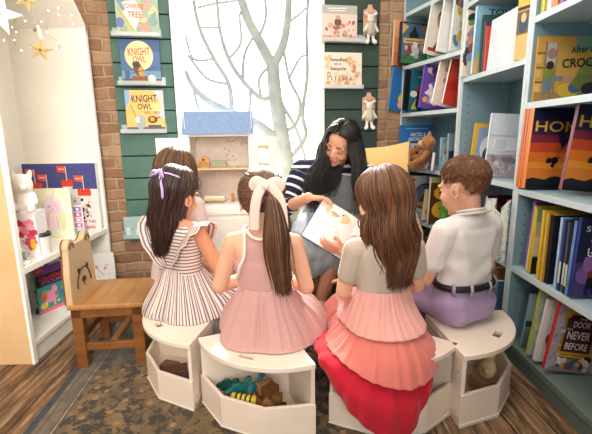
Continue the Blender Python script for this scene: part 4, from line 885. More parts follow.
Z_ = [(-.20, .0, .22), (-.185, -.0, .275), (-.15, -.02, .27), (-.115, .01, .275), (-.095, -.01, .235), (-.065, .015, .20), (-.03, -.01, .245), (-.008, .015, .285), (.005, .0, .265), (.0, -.01, .18)]
MB().grid([[(a, b, 0) for a, b, c in Z_], [(a, b, c) for a, b, c in Z_], [(a, b+.004, c) for a, b, c in Z_], [(a, b+.004, 0) for a, b, c in Z_]], cu=True).obj('folded_sheet', mm.m, t)
# -- corner unit
def a_kn(a):
    a.R(0, 0, 1, 1, '#2a2f3a').R(.05, .03, .98, .97, '#4f6a86').P([(.05, .03), (.98, .03), (.98, .3), (.05, .2)], '#3f7a52').P([(.3, .62), (.5, .95), (.7, .62)], '#1f2226').R(.32, .6, .68, .76, '#23262b').P([(.05, .97), (.05, .7), (.3, .9)], '#d9a878').P([(.7, .9), (.98, .97), (.98, .7)], '#8a6a4a')
    a.P([(.1, .62), (.9, .64), (.88, .52), (.12, .5)], '#d9b87a').R(.18, .55, .82, .58, '#9a5a3a').E(.52, .34, .2, .14, '#c9c6c4').E(.56, .48, .09, .08, '#e2ddd8').E(.35, .36, .08, .1, '#b0322e').L([(.1, .1), (.45, .32)], .06, '#6a4a34').E(.22, .4, .06, .06, '#e0b0a0').E(.8, .42, .07, .08, '#d99a7a').E(.62, .2, .1, .05, '#a8a8ac')
UL.row('orange sunset book pulled out at the wall end of the upper corner shelf', .575, -.085, 1.455, .22, .285, .018, '#d98550', lambda a: a.R(0, 0, 1, 1, '#d98550').R(0, .62, 1, 1, '#e9a070').E(.4, .68, .2, .12, '#c26a3a').R(0, 0, 1, .3, '#c9703f').E(.6, .2, .3, .1, '#a8552e'), '#e9d9c9', .03)
UL.row('deep blue book behind the castle cover, upper corner shelf', .545, -.0, 1.455, .25, .268, .014, '#1f4f8a', plain('#1f4f8a', ['#2a62a0'], 111), '#1f4f8a')
UL.row('dark fantasy book with castle and grey creature on its cover', .52, -.072, 1.455, .205, .262, .018, '#2a2f3a', a_kn, '#2c3144', .03)
UL.row('bright green slim book behind the portrait book', .31, .0, 1.455, .18, .20, .010, '#4fae6a', plain('#4fae6a', ['#e0d24a', '#7fcf9a'], 112), '#4fae6a')
def a_port(a): a.R(0, 0, 1, 1, '#e6dcd2').E(.6, .62, .32, .2, '#4a3a32').E(.5, .58, .2, .15, '#b98a6a').E(.7, .55, .16, .2, '#3a2e28').P([(.25, .08), (.95, .08), (.8, .34), (.55, .4)], '#7a2f30').R(.1, .06, 1, .12, '#a83a3a')
UL.row('tall leaning white book with a dark haired portrait', .285, -.05, 1.455, .19, .34, .012, '#e6dcd2', a_port, '#f0ece6', .16)
UL.row('plain white leaning book beside the portrait book', .19, -.03, 1.455, .18, .34, .012, '#eeeeec', lambda a: a.R(0, 0, 1, 1, '#eeeeec').R(.5, .3, 1, .36, '#e9d24a'), '#f4f4f2', .14)
UL.row('white book with blue and yellow shapes beside the middle bookcase', .11, .0, 1.455, .18, .33, .014, '#e9e6e0', plain('#e9e6e0', ['#2f5fb0', '#e6c23a', '#e08a4a', '#4f8ac2', '#d9d6d0'], 113), '#f0eee8', .06)
def a_blu(a): a.R(0, 0, 1, 1, '#2a6aae').R(.3, .05, .82, .85, '#4a86c2').E(.55, .72, .1, .08, '#e9a07a').E(.5, .5, .12, .1, '#6a4a7a').E(.45, .28, .2, .16, '#e0c23a').E(.6, .3, .1, .2, '#d9b82e').E(.35, .14, .1, .08, '#e9b09a').E(.72, .55, .06, .1, '#2a3a4a').E(.42, .62, .1, .1, '#9fd0e0')
UL.row('big blue picture book with yellow figures, pulled out at the wall end', .585, -.10, 1.145, .25, .283, .016, '#2a6aae', a_blu, '#5f9fd6', .10)
def a_teal(a): a.R(0, 0, 1, 1, '#1f6676').R(0, 0, .16, 1, '#101418').R(.4, .83, .84, .85, '#9fc6cc').E(.52, .4, .14, .14, '#3a211a').E(.52, .56, .13, .06, '#b0302a').R(.66, .08, .8, .6, '#e0b03a').P([(.25, .05), (.4, .32), (.34, .05)], '#e6c23a').P([(.36, .05), (.46, .26), (.44, .05)], '#e6c23a').E(.3, .42, .12, .08, '#dfe6d9').E(.52, .18, .12, .16, '#15191c')
UL.row('dark teal book with black spine and a figure beside yellow tulips', .47, -.06, 1.145, .23, .262, .016, '#1f6676', a_teal, '#101418', .06)
UL.row('purple picture book with scattered white and gold shapes', .33, -.035, 1.145, .20, .262, .014, '#6a4aa8', plain('#6a4aa8', ['#8a6ac0', '#e9d9e0', '#e0b04a', '#5a3a98', '#f0ece6'], 114), '#7a5ab0', .12)
UL.row('white picture book with pale sketches, leaning by the red one', .21, -.03, 1.145, .19, .28, .012, '#ece4da', plain('#ece4da', ['#d9b9a0', '#c9c6b0', '#e6c9b9', '#a9b0a0'], 115), '#f3f0ea', .2)
UL.row('plain red leaning book at the near end of the corner shelf', .15, -.0, 1.145, .19, .285, .012, '#cf3a2a', lambda a: a.R(0, 0, 1, 1, '#cf3a2a').R(0, .28, 1, .44, '#c22f24').R(.05, .5, .95, .95, '#d9483a'), '#e9e4de', .2)
def a_arc(a):
    a.R(0, 0, 1, 1, '#e6e8ea').R(0, .60, 1, 1, '#2f79bd').R(0, .56, 1, .6, '#1f4f8a').R(.16, .905, .88, .925, '#9fc0e4').T('ARCTIC &', .56, .77, .5, .09, '#f4f6fa', 0, .02).T('ANTARCTIC', .56, .66, .62, .09, '#f4f6fa', 0, .02)
    a.R(.08, .38, .24, .50, '#3a2f2c').R(.28, .36, .4, .5, '#b9c4cc').E(.5, .36, .09, .14, '#1a1c22').E(.72, .44, .08, .08, '#1d1f26').E(.68, .3, .1, .2, '#c9ced4').R(.1, .1, .34, .34, '#c46a2e')
UL.row('white and blue book reading ARCTIC & ANTARCTIC behind the teddy bear', .555, -.02, .78, .26, .285, .016, '#e6e8ea', a_arc, '#2f79bd', .0)
def a_crw(a): a.R(0, 0, 1, 1, '#5a3f8a').R(.05, .45, .95, .9, '#2a2a32').scatter(['#d9a08a', '#e6c0a8', '#a8705a', '#efe0d6', '#c24a4a'], 16, .07, 116, (.05, .45, .95, .9)).R(.15, .24, .85, .30, '#e9e4f0')
UL.face('small purple book with a row of faces, facing out beside the teddy bear', .30, .03, .78, .155, .112, .02, '#5a3f8a', a_crw, -.08, -.55)
UL.row('pale blue slim book standing behind the purple faces book', .215, .06, .78, .17, .20, .014, '#a9cbd6', plain('#a9cbd6', ['#e6e9e6', '#d98a6a', '#7fa9b9'], 117), '#c9dde2', .0)
UL.row('grey-blue book at the near end of the teddy bear shelf', .135, .05, .78, .18, .225, .018, '#8fa9b6', plain('#8fa9b6', ['#a9bfca', '#6a8494'], 118), '#9fb9c4')
UL.row('dark navy thin book between the blue-grey books on the teddy shelf', .09, .03, .78, .16, .12, .014, '#23284a', plain('#23284a', ['#3a4270'], 119), '#23284a')
def a_cir(a): a.R(0, 0, 1, 1, '#cfd9e0').E(.12, .9, .06, .04, '#d9483a').E(.56, .5, .42, .32, '#3a4656').E(.56, .5, .38, .29, '#6a86a0').E(.7, .6, .2, .1, '#9fb9cc').P([(.3, .3), (.6, .66), (.66, .3)], '#4a3a3a').P([(.5, .3), (.9, .52), (.7, .28)], '#c9ccd2').E(.4, .32, .12, .06, '#d9905a').R(.2, .08, .6, .11, '#8a98a6')
UL.row('pale blue book with round adventure picture, below the teddy bear shelf', .42, -.03, .43, .235, .285, .014, '#cfd9e0', a_cir, '#e0e6ea', .05)
UL.row('cream slim leaning book between the round picture and the mango cover', .27, -.02, .43, .17, .20, .010, '#e9dcb9', plain('#e9dcb9', ['#e0a04a', '#d9cf8a'], 120), '#e6c96a', .12)
def a_man(a): a.R(0, 0, 1, 1, '#5a3320').E(.5, .66, .38, .16, '#e2ab2e').E(.5, .3, .42, .2, '#e6b234').E(.5, .66, .2, .05, '#3a2416').L([(.3, .34), (.5, .26), (.7, .36)], .05, '#b9761f').R(0, .88, 1, 1, '#a9b06a').E(.6, .58, .1, .05, '#4a2f1a')
UL.row('brown book with two golden fruit shapes beside the boy\'s face', .20, -.02, .43, .215, .30, .016, '#5a3320', a_man, '#e9e2d0', .03)
UL.row('green book poking up behind the golden fruit cover', .14, .03, .43, .17, .325, .012, '#5fa84a', plain('#5fa84a', ['#8fcf5a'], 121), '#6fb85a')
# filler rows lower down, mostly behind the children
for U, nm in ((UM, 'middle'), (UL, 'corner')):
    for k in range(7):
        c = ['#4a5a7a', '#8a3a34', '#c9b98a', '#3f6a5a', '#7a6a8a', '#b98a4a', '#5a7f9a'][k]; q = .56-.075*k
        o = U.row(['slate blue', 'brick red', 'sand coloured', 'forest green', 'dusty purple', 'tan', 'steel blue'][k]+' book on the bottom shelf of the %s bookcase' % nm, q, .02, .085, .2, .22+.02*(k % 3), .03, c, plain(c, [c, '#e6dfd0'], 130+k), c, 0, 0, 'bottom shelf books')
# teddy bear reclining
fur = fabric('#b97a42', '#8f5a2c', 90, .95, 'bear_fur', .5); fur2 = fabric('#e0b98a', '#c99a66', 90, .95, 'bear_muzzle', .4)
b = MB()
b.hull([((0, 0, .05), .042), ((0, .012, .125), .032)]); b.ell((0, .0, .178), (.046, .042, .042)); b.hull([((0, -.035, .168), .02), ((0, -.046, .165), .014)])
for s in (-1, 1):
    b.ell((s*.036, .006, .215), (.017, .010, .017)); b.hull([((s*.035, 0, .125), .018), ((s*.06, -.03, .09), .017)]); b.hull([((s*.06, -.03, .09), .016), ((s*.055, -.06, .065), .017)])
    b.hull([((s*.03, -.01, .035), .028), ((s*.055, -.07, .03), .024)]); b.hull([((s*.055, -.075, .03), .025), ((s*.058, -.092, .045), .021)])
me = setmats(voxel(b, .0045, 2), fur, 'teddy_bear'); A = co(me); nn = normals(me); q = np.random.RandomState(3); setco(me, A+nn*(q.rand(len(A), 1)-.4)*.0022)
tb = link('teddy_bear', me, loc=tuple(UL.pt(.30, -.03, .80)), rz=UL.rz-.35); tb.rotation_euler = (-.10, .55, UL.rz-.35); tag(tb, 'brown teddy bear sitting before the ARCTIC & ANTARCTIC book', 'teddy bear')
b = MB(); b.hull([((0, -.05, .166), .0155), ((0, -.038, .168), .022)]); b.obj('muzzle', fur2, tb, True)
b = MB(); b.ell((0, -.066, .172), (.007, .005, .005)); b.obj('nose', M('#2a1c14', .3), tb, True)
for s in (-1, 1): MB().ell((s*.017, -.041, .186), .0042, None, 10, 8).obj('eye', M('#15100c', .15), tb, True); MB().ell((s*.0595, -.1075, .047), (.015, .006, .016)).obj('foot_pad', fur2, tb, True)
# ------------------------------------------------------------------ people
SK1 = skin('#d9a084'); SK2 = skin('#e0aa8e'); SK3 = skin('#c98f70')
LIP = M('#b3564f', .4, .04); WHT = M('#f2efe9', .25, .02); IRIS = M('#3a2a20', .2)
V3 = lambda *a: np.array(a, float)
def frame(fwd, roll=0., up=(0, 0, 1)):
    f = nz(fwd); r = nz(np.cross(f, up)); u = np.cross(r, f)
    R = np.array([r, f, u]).T
    return R@ry3(roll)
class Head:
    def __init__(s, c, R, k): s.c = V3(*c); s.R = R; s.k = k; s.C0 = V3(0, -.012, .035); s.rad = V3(.074, .092, .080)
    def P(s, p): return s.c+s.R@(np.array(p, float)*s.k)
    def prims(s, b, nose=1.):
        k = s.k
        def E(p, r): b.ell(s.P(p), V3(*r)*k, s.R, 18, 12)
        def C(p, r, q, t): b.hull([(s.P(p), r*k), (s.P(q), t*k)], 10, 7)
        E(s.C0, (.072, .090, .078)); E((0, .022, -.02), (.060, .066, .075)); E((0, .034, -.066), (.043, .045, .034)); E((0, .062, -.088), (.019, .018, .016))
        C((0, .086, .002), .008*nose, (0, .085+.014*nose, -.024), .0105*nose)
        for x_ in (-1, 1):
            E((x_*.011, .092, -.028), (.008, .009, .007)); E((x_*.029, .070, .020), (.026, .014, .008)); E((x_*.034, .056, -.030), (.025, .024, .025))
            er = [s.P((x_*(.076-.006*math.cos(u)), -.003-.0145*math.cos(u), -.008+.024*math.sin(u)-.004*(math.cos(u) < -.3))) for u in np.linspace(.9, 5.4, 9)]
            for p0, p1 in zip(er, er[1:]): b.hull([(p0, .0044*k), (p1, .0044*k)], 8, 6)
            b.ell(s.P((x_*.070, -.004, -.008)), V3(.006, .014, .022)*k, s.R@rz3(x_*.35), 12, 8)
        E((0, .083, -.053), (.020, .010, .0055)); E((0, .081, -.064), (.017, .010, .0065))
    def face(s, par, look_down=False):
        k = s.k; b = MB(); e = MB()
        for x_ in (-1, 1):
            P = [s.P((x_*(.013+.032*t), .0855-.006*t*t*1.6, .024+.007*math.sin(pi*(t*.8+.1))))+s.R@V3(0, .0015, 0) for t in np.linspace(0, 1, 7)]
            b.tube(P, [.0022*k, .003*k, .003*k, .0028*k, .0024*k, .002*k, .001*k], 6)
        b.obj('eyebrow', M('#3a261c', .7), par, True)
        for x_ in (-1, 1):
            c = s.P((x_*(.0275 if not look_down else .030), .0690 if not look_down else .0735, .004))
            q = MB().ell(c, V3(.0135, .0095 if not look_down else .0080, .008 if not look_down else .0060)*k, s.R, 14, 10); q.obj('eye', WHT if not look_down else SK2, par, True)
            if look_down:
                P = [s.P((x_*.030+.0135*u, .0835-.004*u*u, .0005-.003*(1-u*u))) for u in np.linspace(-1, 1, 7)]; MB().tube(P, .0016*k, 5).obj('eyelash', M('#1c1412', .6), par, True)
            else: MB().ell(s.P((x_*.0275, .0750, .004)), V3(.006, .0045, .006)*k, s.R, 12, 8).obj('iris', IRIS, par, True)
        l = MB(); kk = 1. if k > .98 else .8; l.ell(s.P((0, .0865, -.0535)), V3(.0185*kk, .007, .0042)*k, s.R, 14, 8); l.ell(s.P((0, .0845, -.0632)), V3(.0155*kk, .0075, .0052)*k, s.R, 14, 8); l.obj('lips', LIP, par, True)
    def sc(s, d, off=0.):
        return s.P(s.C0+(s.rad+off/s.k)*nz(d))
def hand(b, w, d, n, k, curl, ts, spread=.06, thumb=.5):
    """w wrist, d finger direction, n palm side, ts side of the thumb"""
    d = nz(d); n = nz(np.array(n)-d*(np.array(n)@d)); l = np.cross(n, d)*ts     # l points to the thumb side
    Q = lambda a, e, f: np.array(w)+(d*a+l*e+n*f)*k
    b.hull([(Q(.0, .014, 0), .017*k), (Q(.0, -.014, 0), .016*k), (Q(.082, .030, .002), .0115*k), (Q(.076, -.033, .002), .0105*k), (Q(.04, .022, .006), .016*k), (Q(.04, -.024, .006), .015*k)])
    for e, L, r in ((.030, .068, .0092), (.010, .077, .0095), (-.010, .072, .0092), (-.030, .056, .0082)):
        p = Q(.080 if abs(e) < .02 else .076, e, .001); a = 0.; dd = nz(d+l*e*spread/.03)
        for i, fr in enumerate((.46, .31, .25)):
            a += curl*(.75 if i == 0 else 1.); v = nz(dd*math.cos(a)+n*math.sin(a)); q = p+v*L*fr*k
            b.cap(p, q, r*k*(1-.1*i), r*k*(.92-.1*i)); p = q
    p = Q(.018, .026, .006); v = nz(d*.62+l*.75+n*.25*thumb); q = p+v*.042*k; b.cap(p, q, .0135*k, .0108*k); v2 = nz(d*.9+l*.35+n*.5*thumb); b.cap(q, q+v2*.034*k, .0108*k, .0088*k)
class Kid:
    def __init__(s, label, base, yaw, zs, k, lean, hdir, hroll=0., hoff=(0, 0, 0), elbows=None, wrists=None, sk=SK2, knees=None, ankles=None, head=.94):
        T = lambda x, y, h: V3(x*k, y*k+lean*h*k, zs+h*k)
        s.T = T; s.k = k; s.zs = zs; s.base = base; s.yaw = yaw
        el = elbows or ((-.142, .02, .19), (.142, .02, .19)); wr = wrists or ((-.065, .17, .13), (.065, .17, .13))
        s.sh = [T(-.108, 0, .350), T(.108, 0, .350)]; s.el = [T(*p) for p in el]; s.wr = [T(*p) for p in wr]
        s.hip = [T(-.052, .01, .065), T(.052, .01, .065)]
        s.kn = [V3(*p) for p in (knees or ((-.075*k, .25*k, zs+.05), (.075*k, .25*k, zs+.05)))]
        s.an = [V3(*p) for p in (ankles or ((-.075*k, .27*k, .065), (.075*k, .27*k, .065)))]
        s.hc = T(0, .012, .505)+V3(*hoff); s.H = Head(s.hc, frame(hdir, hroll), head*k)
        s.label = label; s.sk = sk
    def torso(s, b, inf, top=True, k0=0, k1=9):
        k = s.k; T = s.T
        L = [((.05, .0, .07), .062), ((.034, .0, .17), .053), ((.043, .002, .27), .053), ((.066, -.004, .335), .042)]
        pr = []
        for (x_, y_, h), r in L: pr.append([(T(-x_, y_, h), r*k+inf), (T(x_, y_, h), r*k+inf)])
        for a, c in list(zip(pr, pr[1:]))[k0:k1]: b.hull(a+c, 14, 9)
        if top: b.hull([(s.sh[0], .032*k+inf), (s.sh[1], .032*k+inf), (T(0, -.008, .375), .034*k+inf)], 14, 9)
    def arm(s, b, i, inf=0., f=1., fore=True):
        k = s.k; e = s.sh[i]+(s.el[i]-s.sh[i])*f; b.cap(s.sh[i], e, .034*k+inf, (.034-.006*f)*k+inf)
        if fore and f >= 1: b.cap(s.el[i], s.wr[i], .0275*k+inf, .020*k+inf)
    def build(s, vox=.0045, feet=True):
        b = MB(); k = s.k; s.torso(b, 0.)
        b.cap(s.T(0, -.006, .36), s.H.P((0, -.018, -.05)), .032*k, .034*k)
        s.H.prims(b, .7)
        for i in (0, 1):
            s.arm(b, i); b.cap(s.hip[i], s.kn[i], .062*k, .044*k); b.cap(s.kn[i], s.an[i], .043*k, .028*k)
            d = nz(s.wr[i]-s.el[i]); hand(b, s.wr[i], nz(d+V3(0, 0, -.3)), V3(0, 0, -1) if abs(d[2]) < .8 else V3(0, -1, 0), .64*k, .35, 1 if i == 1 else -1)
            if feet:
                fd = nz(V3(s.kn[i][0], .4, 0)); a = s.an[i]; b.hull([(V3(a[0], a[1], .03)-fd*.02, .026*k), (V3(a[0], a[1], .022)+fd*.10*k, .02*k), (V3(a[0], a[1], .05), .026*k)])
        me = setmats(voxel(b, vox, 3), s.sk, 'person'); s.o = link('person', me, loc=(s.base[0], s.base[1], 0), rz=s.yaw)
        tag(s.o, s.label, 'person'); s.H.face(s.o); return s.o
    def shoes(s, c):
        for i in (0, 1):
            fd = nz(V3(s.kn[i][0], .4, 0)); a = s.an[i]; k = s.k; b = MB(); b.hull([(V3(a[0], a[1], .032)-fd*.02, .031*k), (V3(a[0], a[1], .026)+fd*.105*k, .025*k), (V3(a[0], a[1], .05), .031*k)])
            setm = setmats(voxel(b, .005, 2), M(c, .5), 'shoe'); link('shoe', setm, s.o)
def cloth(b, vox, mat, name, par, it=4, fold=None, zmax=None):
    me = voxel(b, vox, it); A = co(me); n = normals(me)
    if fold is not None: A = A+n*fold(A)[:, None]; setco(me, A)
    attr(me, 'hz', A[:, 2]); attr(me, 'hx', A[:, 0]); setmats(me, mat, name); return link(name, me, par)
def wr_noise(seed, amp=.003, f=38):
    q = np.random.RandomState(seed); K = q.normal(size=(5, 3))*f; ph = q.rand(5)*6
    return lambda A: amp*sum(np.sin(A@K[i]+ph[i]) for i in range(5))/2
def drape(rows, par, name, mat, fold=(30, .0), nphi=160, nrow=36, seed=0, thick=.004, ramp=lambda t: t, cx=(0, 0)):
    """rows of (phi in degrees from the back, radius, height); folds grow down the cloth"""
    q = np.random.RandomState(seed); ph = np.linspace(0, 2*pi, nphi, endpoint=False)
    R = []; Z = []
    for row in rows:
        a = sorted(row); X = np.radians([p[0] for p in a]); ex = lambda v: np.interp(ph, np.r_[X[-1]-2*pi, X, X[0]+2*pi], np.r_[v[-1], v, v[0]])
        r = ex(np.array([p[1] for p in a], float)); z = ex(np.array([p[2] for p in a], float)); ker = np.hanning(15); ker /= ker.sum()
        pad = lambda v: np.convolve(np.r_[v[-7:], v, v[:7]], ker, 'valid'); R.append(pad(r)); Z.append(pad(z))
    P = [np.stack([r*np.sin(ph)+cx[0], -r*np.cos(ph)+cx[1], z], 1) for r, z in zip(R, Z)]
    n = max(2, nrow//(len(P)-1)); C = cr(P, n); m = len(C)
    nf = fold[0]; f = np.sin(nf*ph+1.7*np.sin(3*ph+seed)+q.rand()*6)*.6+np.sin(nf*.53*ph+2*np.sin(2*ph)+1)*.4+.3*np.sin(nf*1.6*ph+seed)
    f = f if nf else 0*ph
    G = []
    for i, c in enumerate(C):
        t = i/(m-1); d = c-np.array([cx[0], cx[1], 0]); d[:, 2] = 0; d /= np.linalg.norm(d, axis=1)[:, None]+1e-9
        G.append(c+d*(f*fold[1]*ramp(t))[:, None]+np.array([0, 0, 1])*(f*fold[1]*.25*ramp(t))[:, None])
    b = MB(); b.grid(G, False, True); me = b.mesh(name, mat, True)
    attr(me, 'hu', np.tile(ph, m)*.16); attr(me, 'hv', np.repeat(np.linspace(0, 1, m), nphi))
    o = link(name, me, par); s_ = o.modifiers.new('thickness', 'SOLIDIFY'); s_.thickness = thick; s_.offset = 0; return o
def ribbon(b, pts, wd, nrm, n=6): b.tube(cr(pts, n), wd/2, 8, .14, nrm)
def hair(par, name, mats, paths, rad, n=4, taper=True, seed=1, caps=()):
    q = random.Random(seed); b = MB()
    for p in paths:
        k = len(p); r = rad*(.7+.6*q.random()); b.tube(p, [r*(.55+.45*min(1, i/3))*(1 if not taper else max(.25, 1-.75*max(0, (i/(k-1)-.6)/.4))) for i in range(k)], n, 1, (0.3, .2, 1), q.choice((0, 0, 1, 1, 1, 2)))
    for c, r, R in caps: b.ell(c, r, R, 22, 14, 0)
    return b.obj(name, mats, par, True)
def stray(paths, q, n, amt=.012):
    out = []
    for i in range(n):
        p = paths[q.randrange(len(paths))]; o = V3(q.gauss(0, 1), q.gauss(0, 1), q.gauss(0, 1))*amt; out.append([x_+o*(j/len(p))**.7 for j, x_ in enumerate(p)])
    return out
def lock(H, al, th0, th1, off, zend, drift=(0, 0), inw=.0, wave=.004, fr=2.5, ph=0., y0=.12, n1=9, n2=13, bend=1.0):
    """one lock: over the skull from the parting, then hanging to zend"""
    P = []
    for i in range(n1):
        th = th0+(th1-th0)*i/(n1-1); P.append(H.sc((math.sin(th)*math.sin(al), -math.sin(th)*math.cos(al)+y0*(1-i/(n1-1)), math.cos(th)), off))
    e = P[-1]; t = nz(P[-1]-P[-2]); L = max(.01, e[2]-zend); ax = H.c
    for i in range(1, n2+1):
        u = i/n2; base = e+V3(0, 0, -L*u)+V3(drift[0], drift[1], 0)*u**bend; base[:2] += (ax[:2]-base[:2])*inw*u
        base[:2] += t[:2]*.03*u*(1-u); w_ = wave*math.sin(ph+fr*2*pi*u)*min(1, u*2); P.append(base+V3(w_, w_*.6*math.cos(ph), 0))
    return P
# ---- girl in the striped dress
q = random.Random(11)
G1 = Kid('girl in a beige and purple striped dress, lavender ribbon in long dark hair', (-.487, 1.615), -.48, SZ, 1.02, -.02, (.10, .95, -.20), .05, elbows=((-.14, .03, .19), (.15, .06, .18)), wrists=((-.05, .19, .14), (.06, .21, .13)), sk=SK3, head=.95, hoff=(.0, .0, -.022))
p = G1.build(); G1.shoes('#e9e4dc')
st_h = stripes('hz', .0140, .42, '#7c6a80', '#dfccbb', 'striped_cotton_across'); st_v = stripes('hu', .0124, .42, '#7c6a80', '#dfccbb', 'striped_cotton_down')
b = MB(); G1.torso(b, .007, False, 1); b.hull([(G1.T(-.075, -.004, .335), .040), (G1.T(.075, -.004, .335), .040), (G1.T(0, -.004, .33), .044)]); cloth(b, .005, st_h, 'bodice', p)
T = G1.T
# flutter sleeves: gathered frills round each armhole
for s in (-1, 1):
    n_ = 44; G = []
    for i in range(n_+1):
        u = i/n_; a = -1.25+2.9*u      # from the lower back, over the shoulder, to the front
        c = T(s*.085, -.066*math.cos(a*1.0)*(1 if a < pi/2 else 1), .0)*0
        yy = -.060*math.cos(min(max((u*1.0)*pi, 0), pi)); hh = .215+.165*math.sin(u*pi)**.8; xx = .014+.080*math.sin(u*pi)**.75
        base = T(s*xx, yy, hh); out = nz(V3(s*(.45+.35*math.sin(u*pi)), -math.cos(u*pi)*.75, .35*math.sin(u*pi)-.1)); wv = math.sin(u*52)*.006
        w_ = .018+.066*math.sin(u*pi)**.6; side = nz(np.cross(out, V3(s, 0, .2)))
        G.append([base+out*w_*j/4+np.cross(out, nz(V3(s*.3, 1, .3)))*wv*(j/4)-V3(0, 0, .012)*(j/4)**2 for j in range(5)])
    m_ = MB().grid(G); me = m_.mesh('flutter_sleeve', stripes('hv', .26, .42, '#7c6a80', '#dfccbb', 'striped_cotton_frill'), True); attr(me, 'hv', np.tile(np.linspace(0, 1, 5), n_+1))
    o = link('flutter_sleeve', me, p); o.modifiers.new('thickness', 'SOLIDIFY').thickness = .003
W_ = .465-.0
drape([[(0, .060, .475), (90, .088, .475), (180, .062, .470), (270, .088, .475)], [(0, .082, .40), (90, .125, .40), (135, .15, .385), (180, .14, .38), (225, .15, .385), (270, .125, .40)],
       [(0, .115, .315), (45, .150, .315), (90, .165, .325), (135, .245, .36), (180, .25, .37), (225, .245, .36), (270, .170, .325), (315, .155, .315)],
       [(0, .125, .282), (45, .165, .281), (90, .185, .283), (120, .24, .30), (150, .32, .30), (180, .34, .32), (210, .32, .30), (240, .24, .29), (270, .185, .283), (315, .17, .281)],
       [(0, .122, .279), (45, .162, .279), (90, .186, .279), (120, .25, .23), (150, .33, .18), (180, .35, .16), (210, .33, .18), (240, .25, .23), (270, .186, .279), (315, .166, .279)]], p, 'skirt', st_v, (34, .006), 220, 40, 3, ramp=lambda t: math.sin(min(1, t*1.25)*pi)*.9+.15)
H = G1.H; hm = hair3('#2a1913', '#382219', '#472c20'); P = []
for i in range(1000):
    al = q.uniform(-2.0, 2.0); lay = q.random()
    dx = -.020-.03*q.random()
    P.append(lock(H, al, .15+.5*lay*q.random(), 1.5+.15*q.random() if abs(al) < 1.2 else 1.35, .004+.014*lay, .530+.06*q.random()+.06*max(0, abs(al)-1.2), (dx-.045*math.sin(al), -.02-.045*abs(math.sin(al))), .20+.18*q.random(), .007, 1.3+.3*q.random(), .8*q.random()+al))
P += stray(P, q, 60)
hair(p, 'long_hair', hm, P, .0027, seed=2, caps=[(H.P(H.C0), H.rad*H.k*1.02, H.R)])
rib = M('#c3a6d6', .45, .05, 40); b = MB(); c0 = H.sc((.16, -.84, .52), .022); nr = nz(c0-H.c); rt = H.R[:, 0]
ribbon(b, [c0, c0+rt*.020+V3(0, -.014, .012), c0+rt*.030+V3(0, -.016, -.012), c0+rt*.008+V3(0, -.012, -.006)], .013, nr); ribbon(b, [c0, c0-rt*.028+V3(0, -.012, .006), c0-rt*.05+V3(0, -.010, -.014), c0-rt*.012+V3(0, -.010, -.006)], .013, nr)
ribbon(b, [c0, c0+rt*.016+V3(0, -.016, -.03), c0+rt*.022+V3(0, -.016, -.065), c0+rt*.016+V3(0, -.014, -.10)], .011, nr); ribbon(b, [c0, c0-rt*.03+V3(0, -.012, -.008), c0-rt*.055+V3(0, -.010, -.03), c0-rt*.062+V3(0, -.008, -.05)], .012, nr)
b.ell(c0+nr*.006, .009, None, 10, 8); ribbon(b, [H.sc((-.80, -.5, .45), .020), H.sc((-.45, -.7, .55), .021), c0, H.sc((.5, -.68, .52), .021), H.sc((.82, -.40, .45), .020)], .008, nr)
b.obj('hair_ribbon', rib, p, True)

# ---- girl in the plain pink dress
G2 = Kid('girl in a plain pink sleeveless dress with big pale pink bow on her ponytail', (-.118, 1.385), -.12, SZ, 1.02, -.02, (-.10, .97, -.14), 0., hoff=(0, 0, -.012), elbows=((-.165, -.005, .185), (.150, .01, .185)), wrists=((-.075, .19, .16), (.06, .19, .15)), sk=SK2, head=.96)
p = G2.build(); G2.shoes('#d9b9b4'); T = G2.T
pk = fabric('#c99c97', '#c0918c', 400, name='pink_jersey'); crm = fabric('#ead9cc', name='cream_binding')
b = MB(); G2.torso(b, .007, False, 1, 2); b.hull([(T(-.052, .0, .27), .056), (T(.052, .0, .27), .056), (T(-.03, -.006, .335), .047), (T(.03, -.006, .335), .047)], 14, 9); b.hull([(T(-.042, -.005, .33), .042), (T(.042, -.005, .33), .042), (T(-.036, -.008, .372), .034), (T(.036, -.008, .372), .034)])
cloth(b, .005, pk, 'bodice', p)
b = MB()
for s in (-1, 1): b.tube(cr([T(s*.085, -.040, .235), T(s*.072, -.060, .275), T(s*.054, -.062, .315), T(s*.052, -.052, .365), T(s*.060, -.02, .405), T(s*.060, .02, .395), T(s*.066, .05, .33), T(s*.092, .035, .25), T(s*.097, .0, .225), T(s*.085, -.040, .235)], 6), .006, 8)
b.tube(cr([T(-.052, -.028, .400), T(-.028, -.046, .382), T(0, -.052, .374), T(.028, -.046, .382), T(.052, -.028, .400)], 6), .006, 8)
b.obj('binding', crm, p, True)['label'] = 'cream neckline and armhole binding'
drape([[(0, .066, .470), (90, .094, .470), (180, .066, .466), (270, .094, .470)], [(0, .084, .415), (90, .118, .41), (135, .145, .40), (180, .14, .39), (225, .145, .40), (270, .12, .41)],
       [(0, .108, .335), (45, .145, .33), (90, .165, .33), (120, .20, .35), (150, .25, .36), (180, .25, .36), (225, .225, .36), (270, .155, .33), (315, .14, .33)],
       [(0, .130, .288), (45, .165, .288), (75, .18, .282), (105, .225, .26), (150, .315, .31), (180, .33, .32), (210, .31, .31), (240, .23, .295), (270, .165, .288), (315, .16, .286)],
       [(0, .140, .2795), (45, .175, .2795), (75, .185, .272), (105, .235, .16), (150, .33, .15), (180, .35, .15), (210, .32, .17), (240, .235, .24), (270, .170, .2795), (315, .170, .2795)]], p, 'skirt', pk, (24, .004), 220, 40, 5, ramp=lambda t: math.sin(min(1, t*1.1)*pi)*.9+.2)
H = G2.H; hm = hair3('#442a1c', '#5a3a26', '#755030'); P = []
pb = H.sc((.36, -.92, -.02), .016)      # ponytail root
pd = nz(H.R.T@(pb-H.c)-H.C0*H.k)
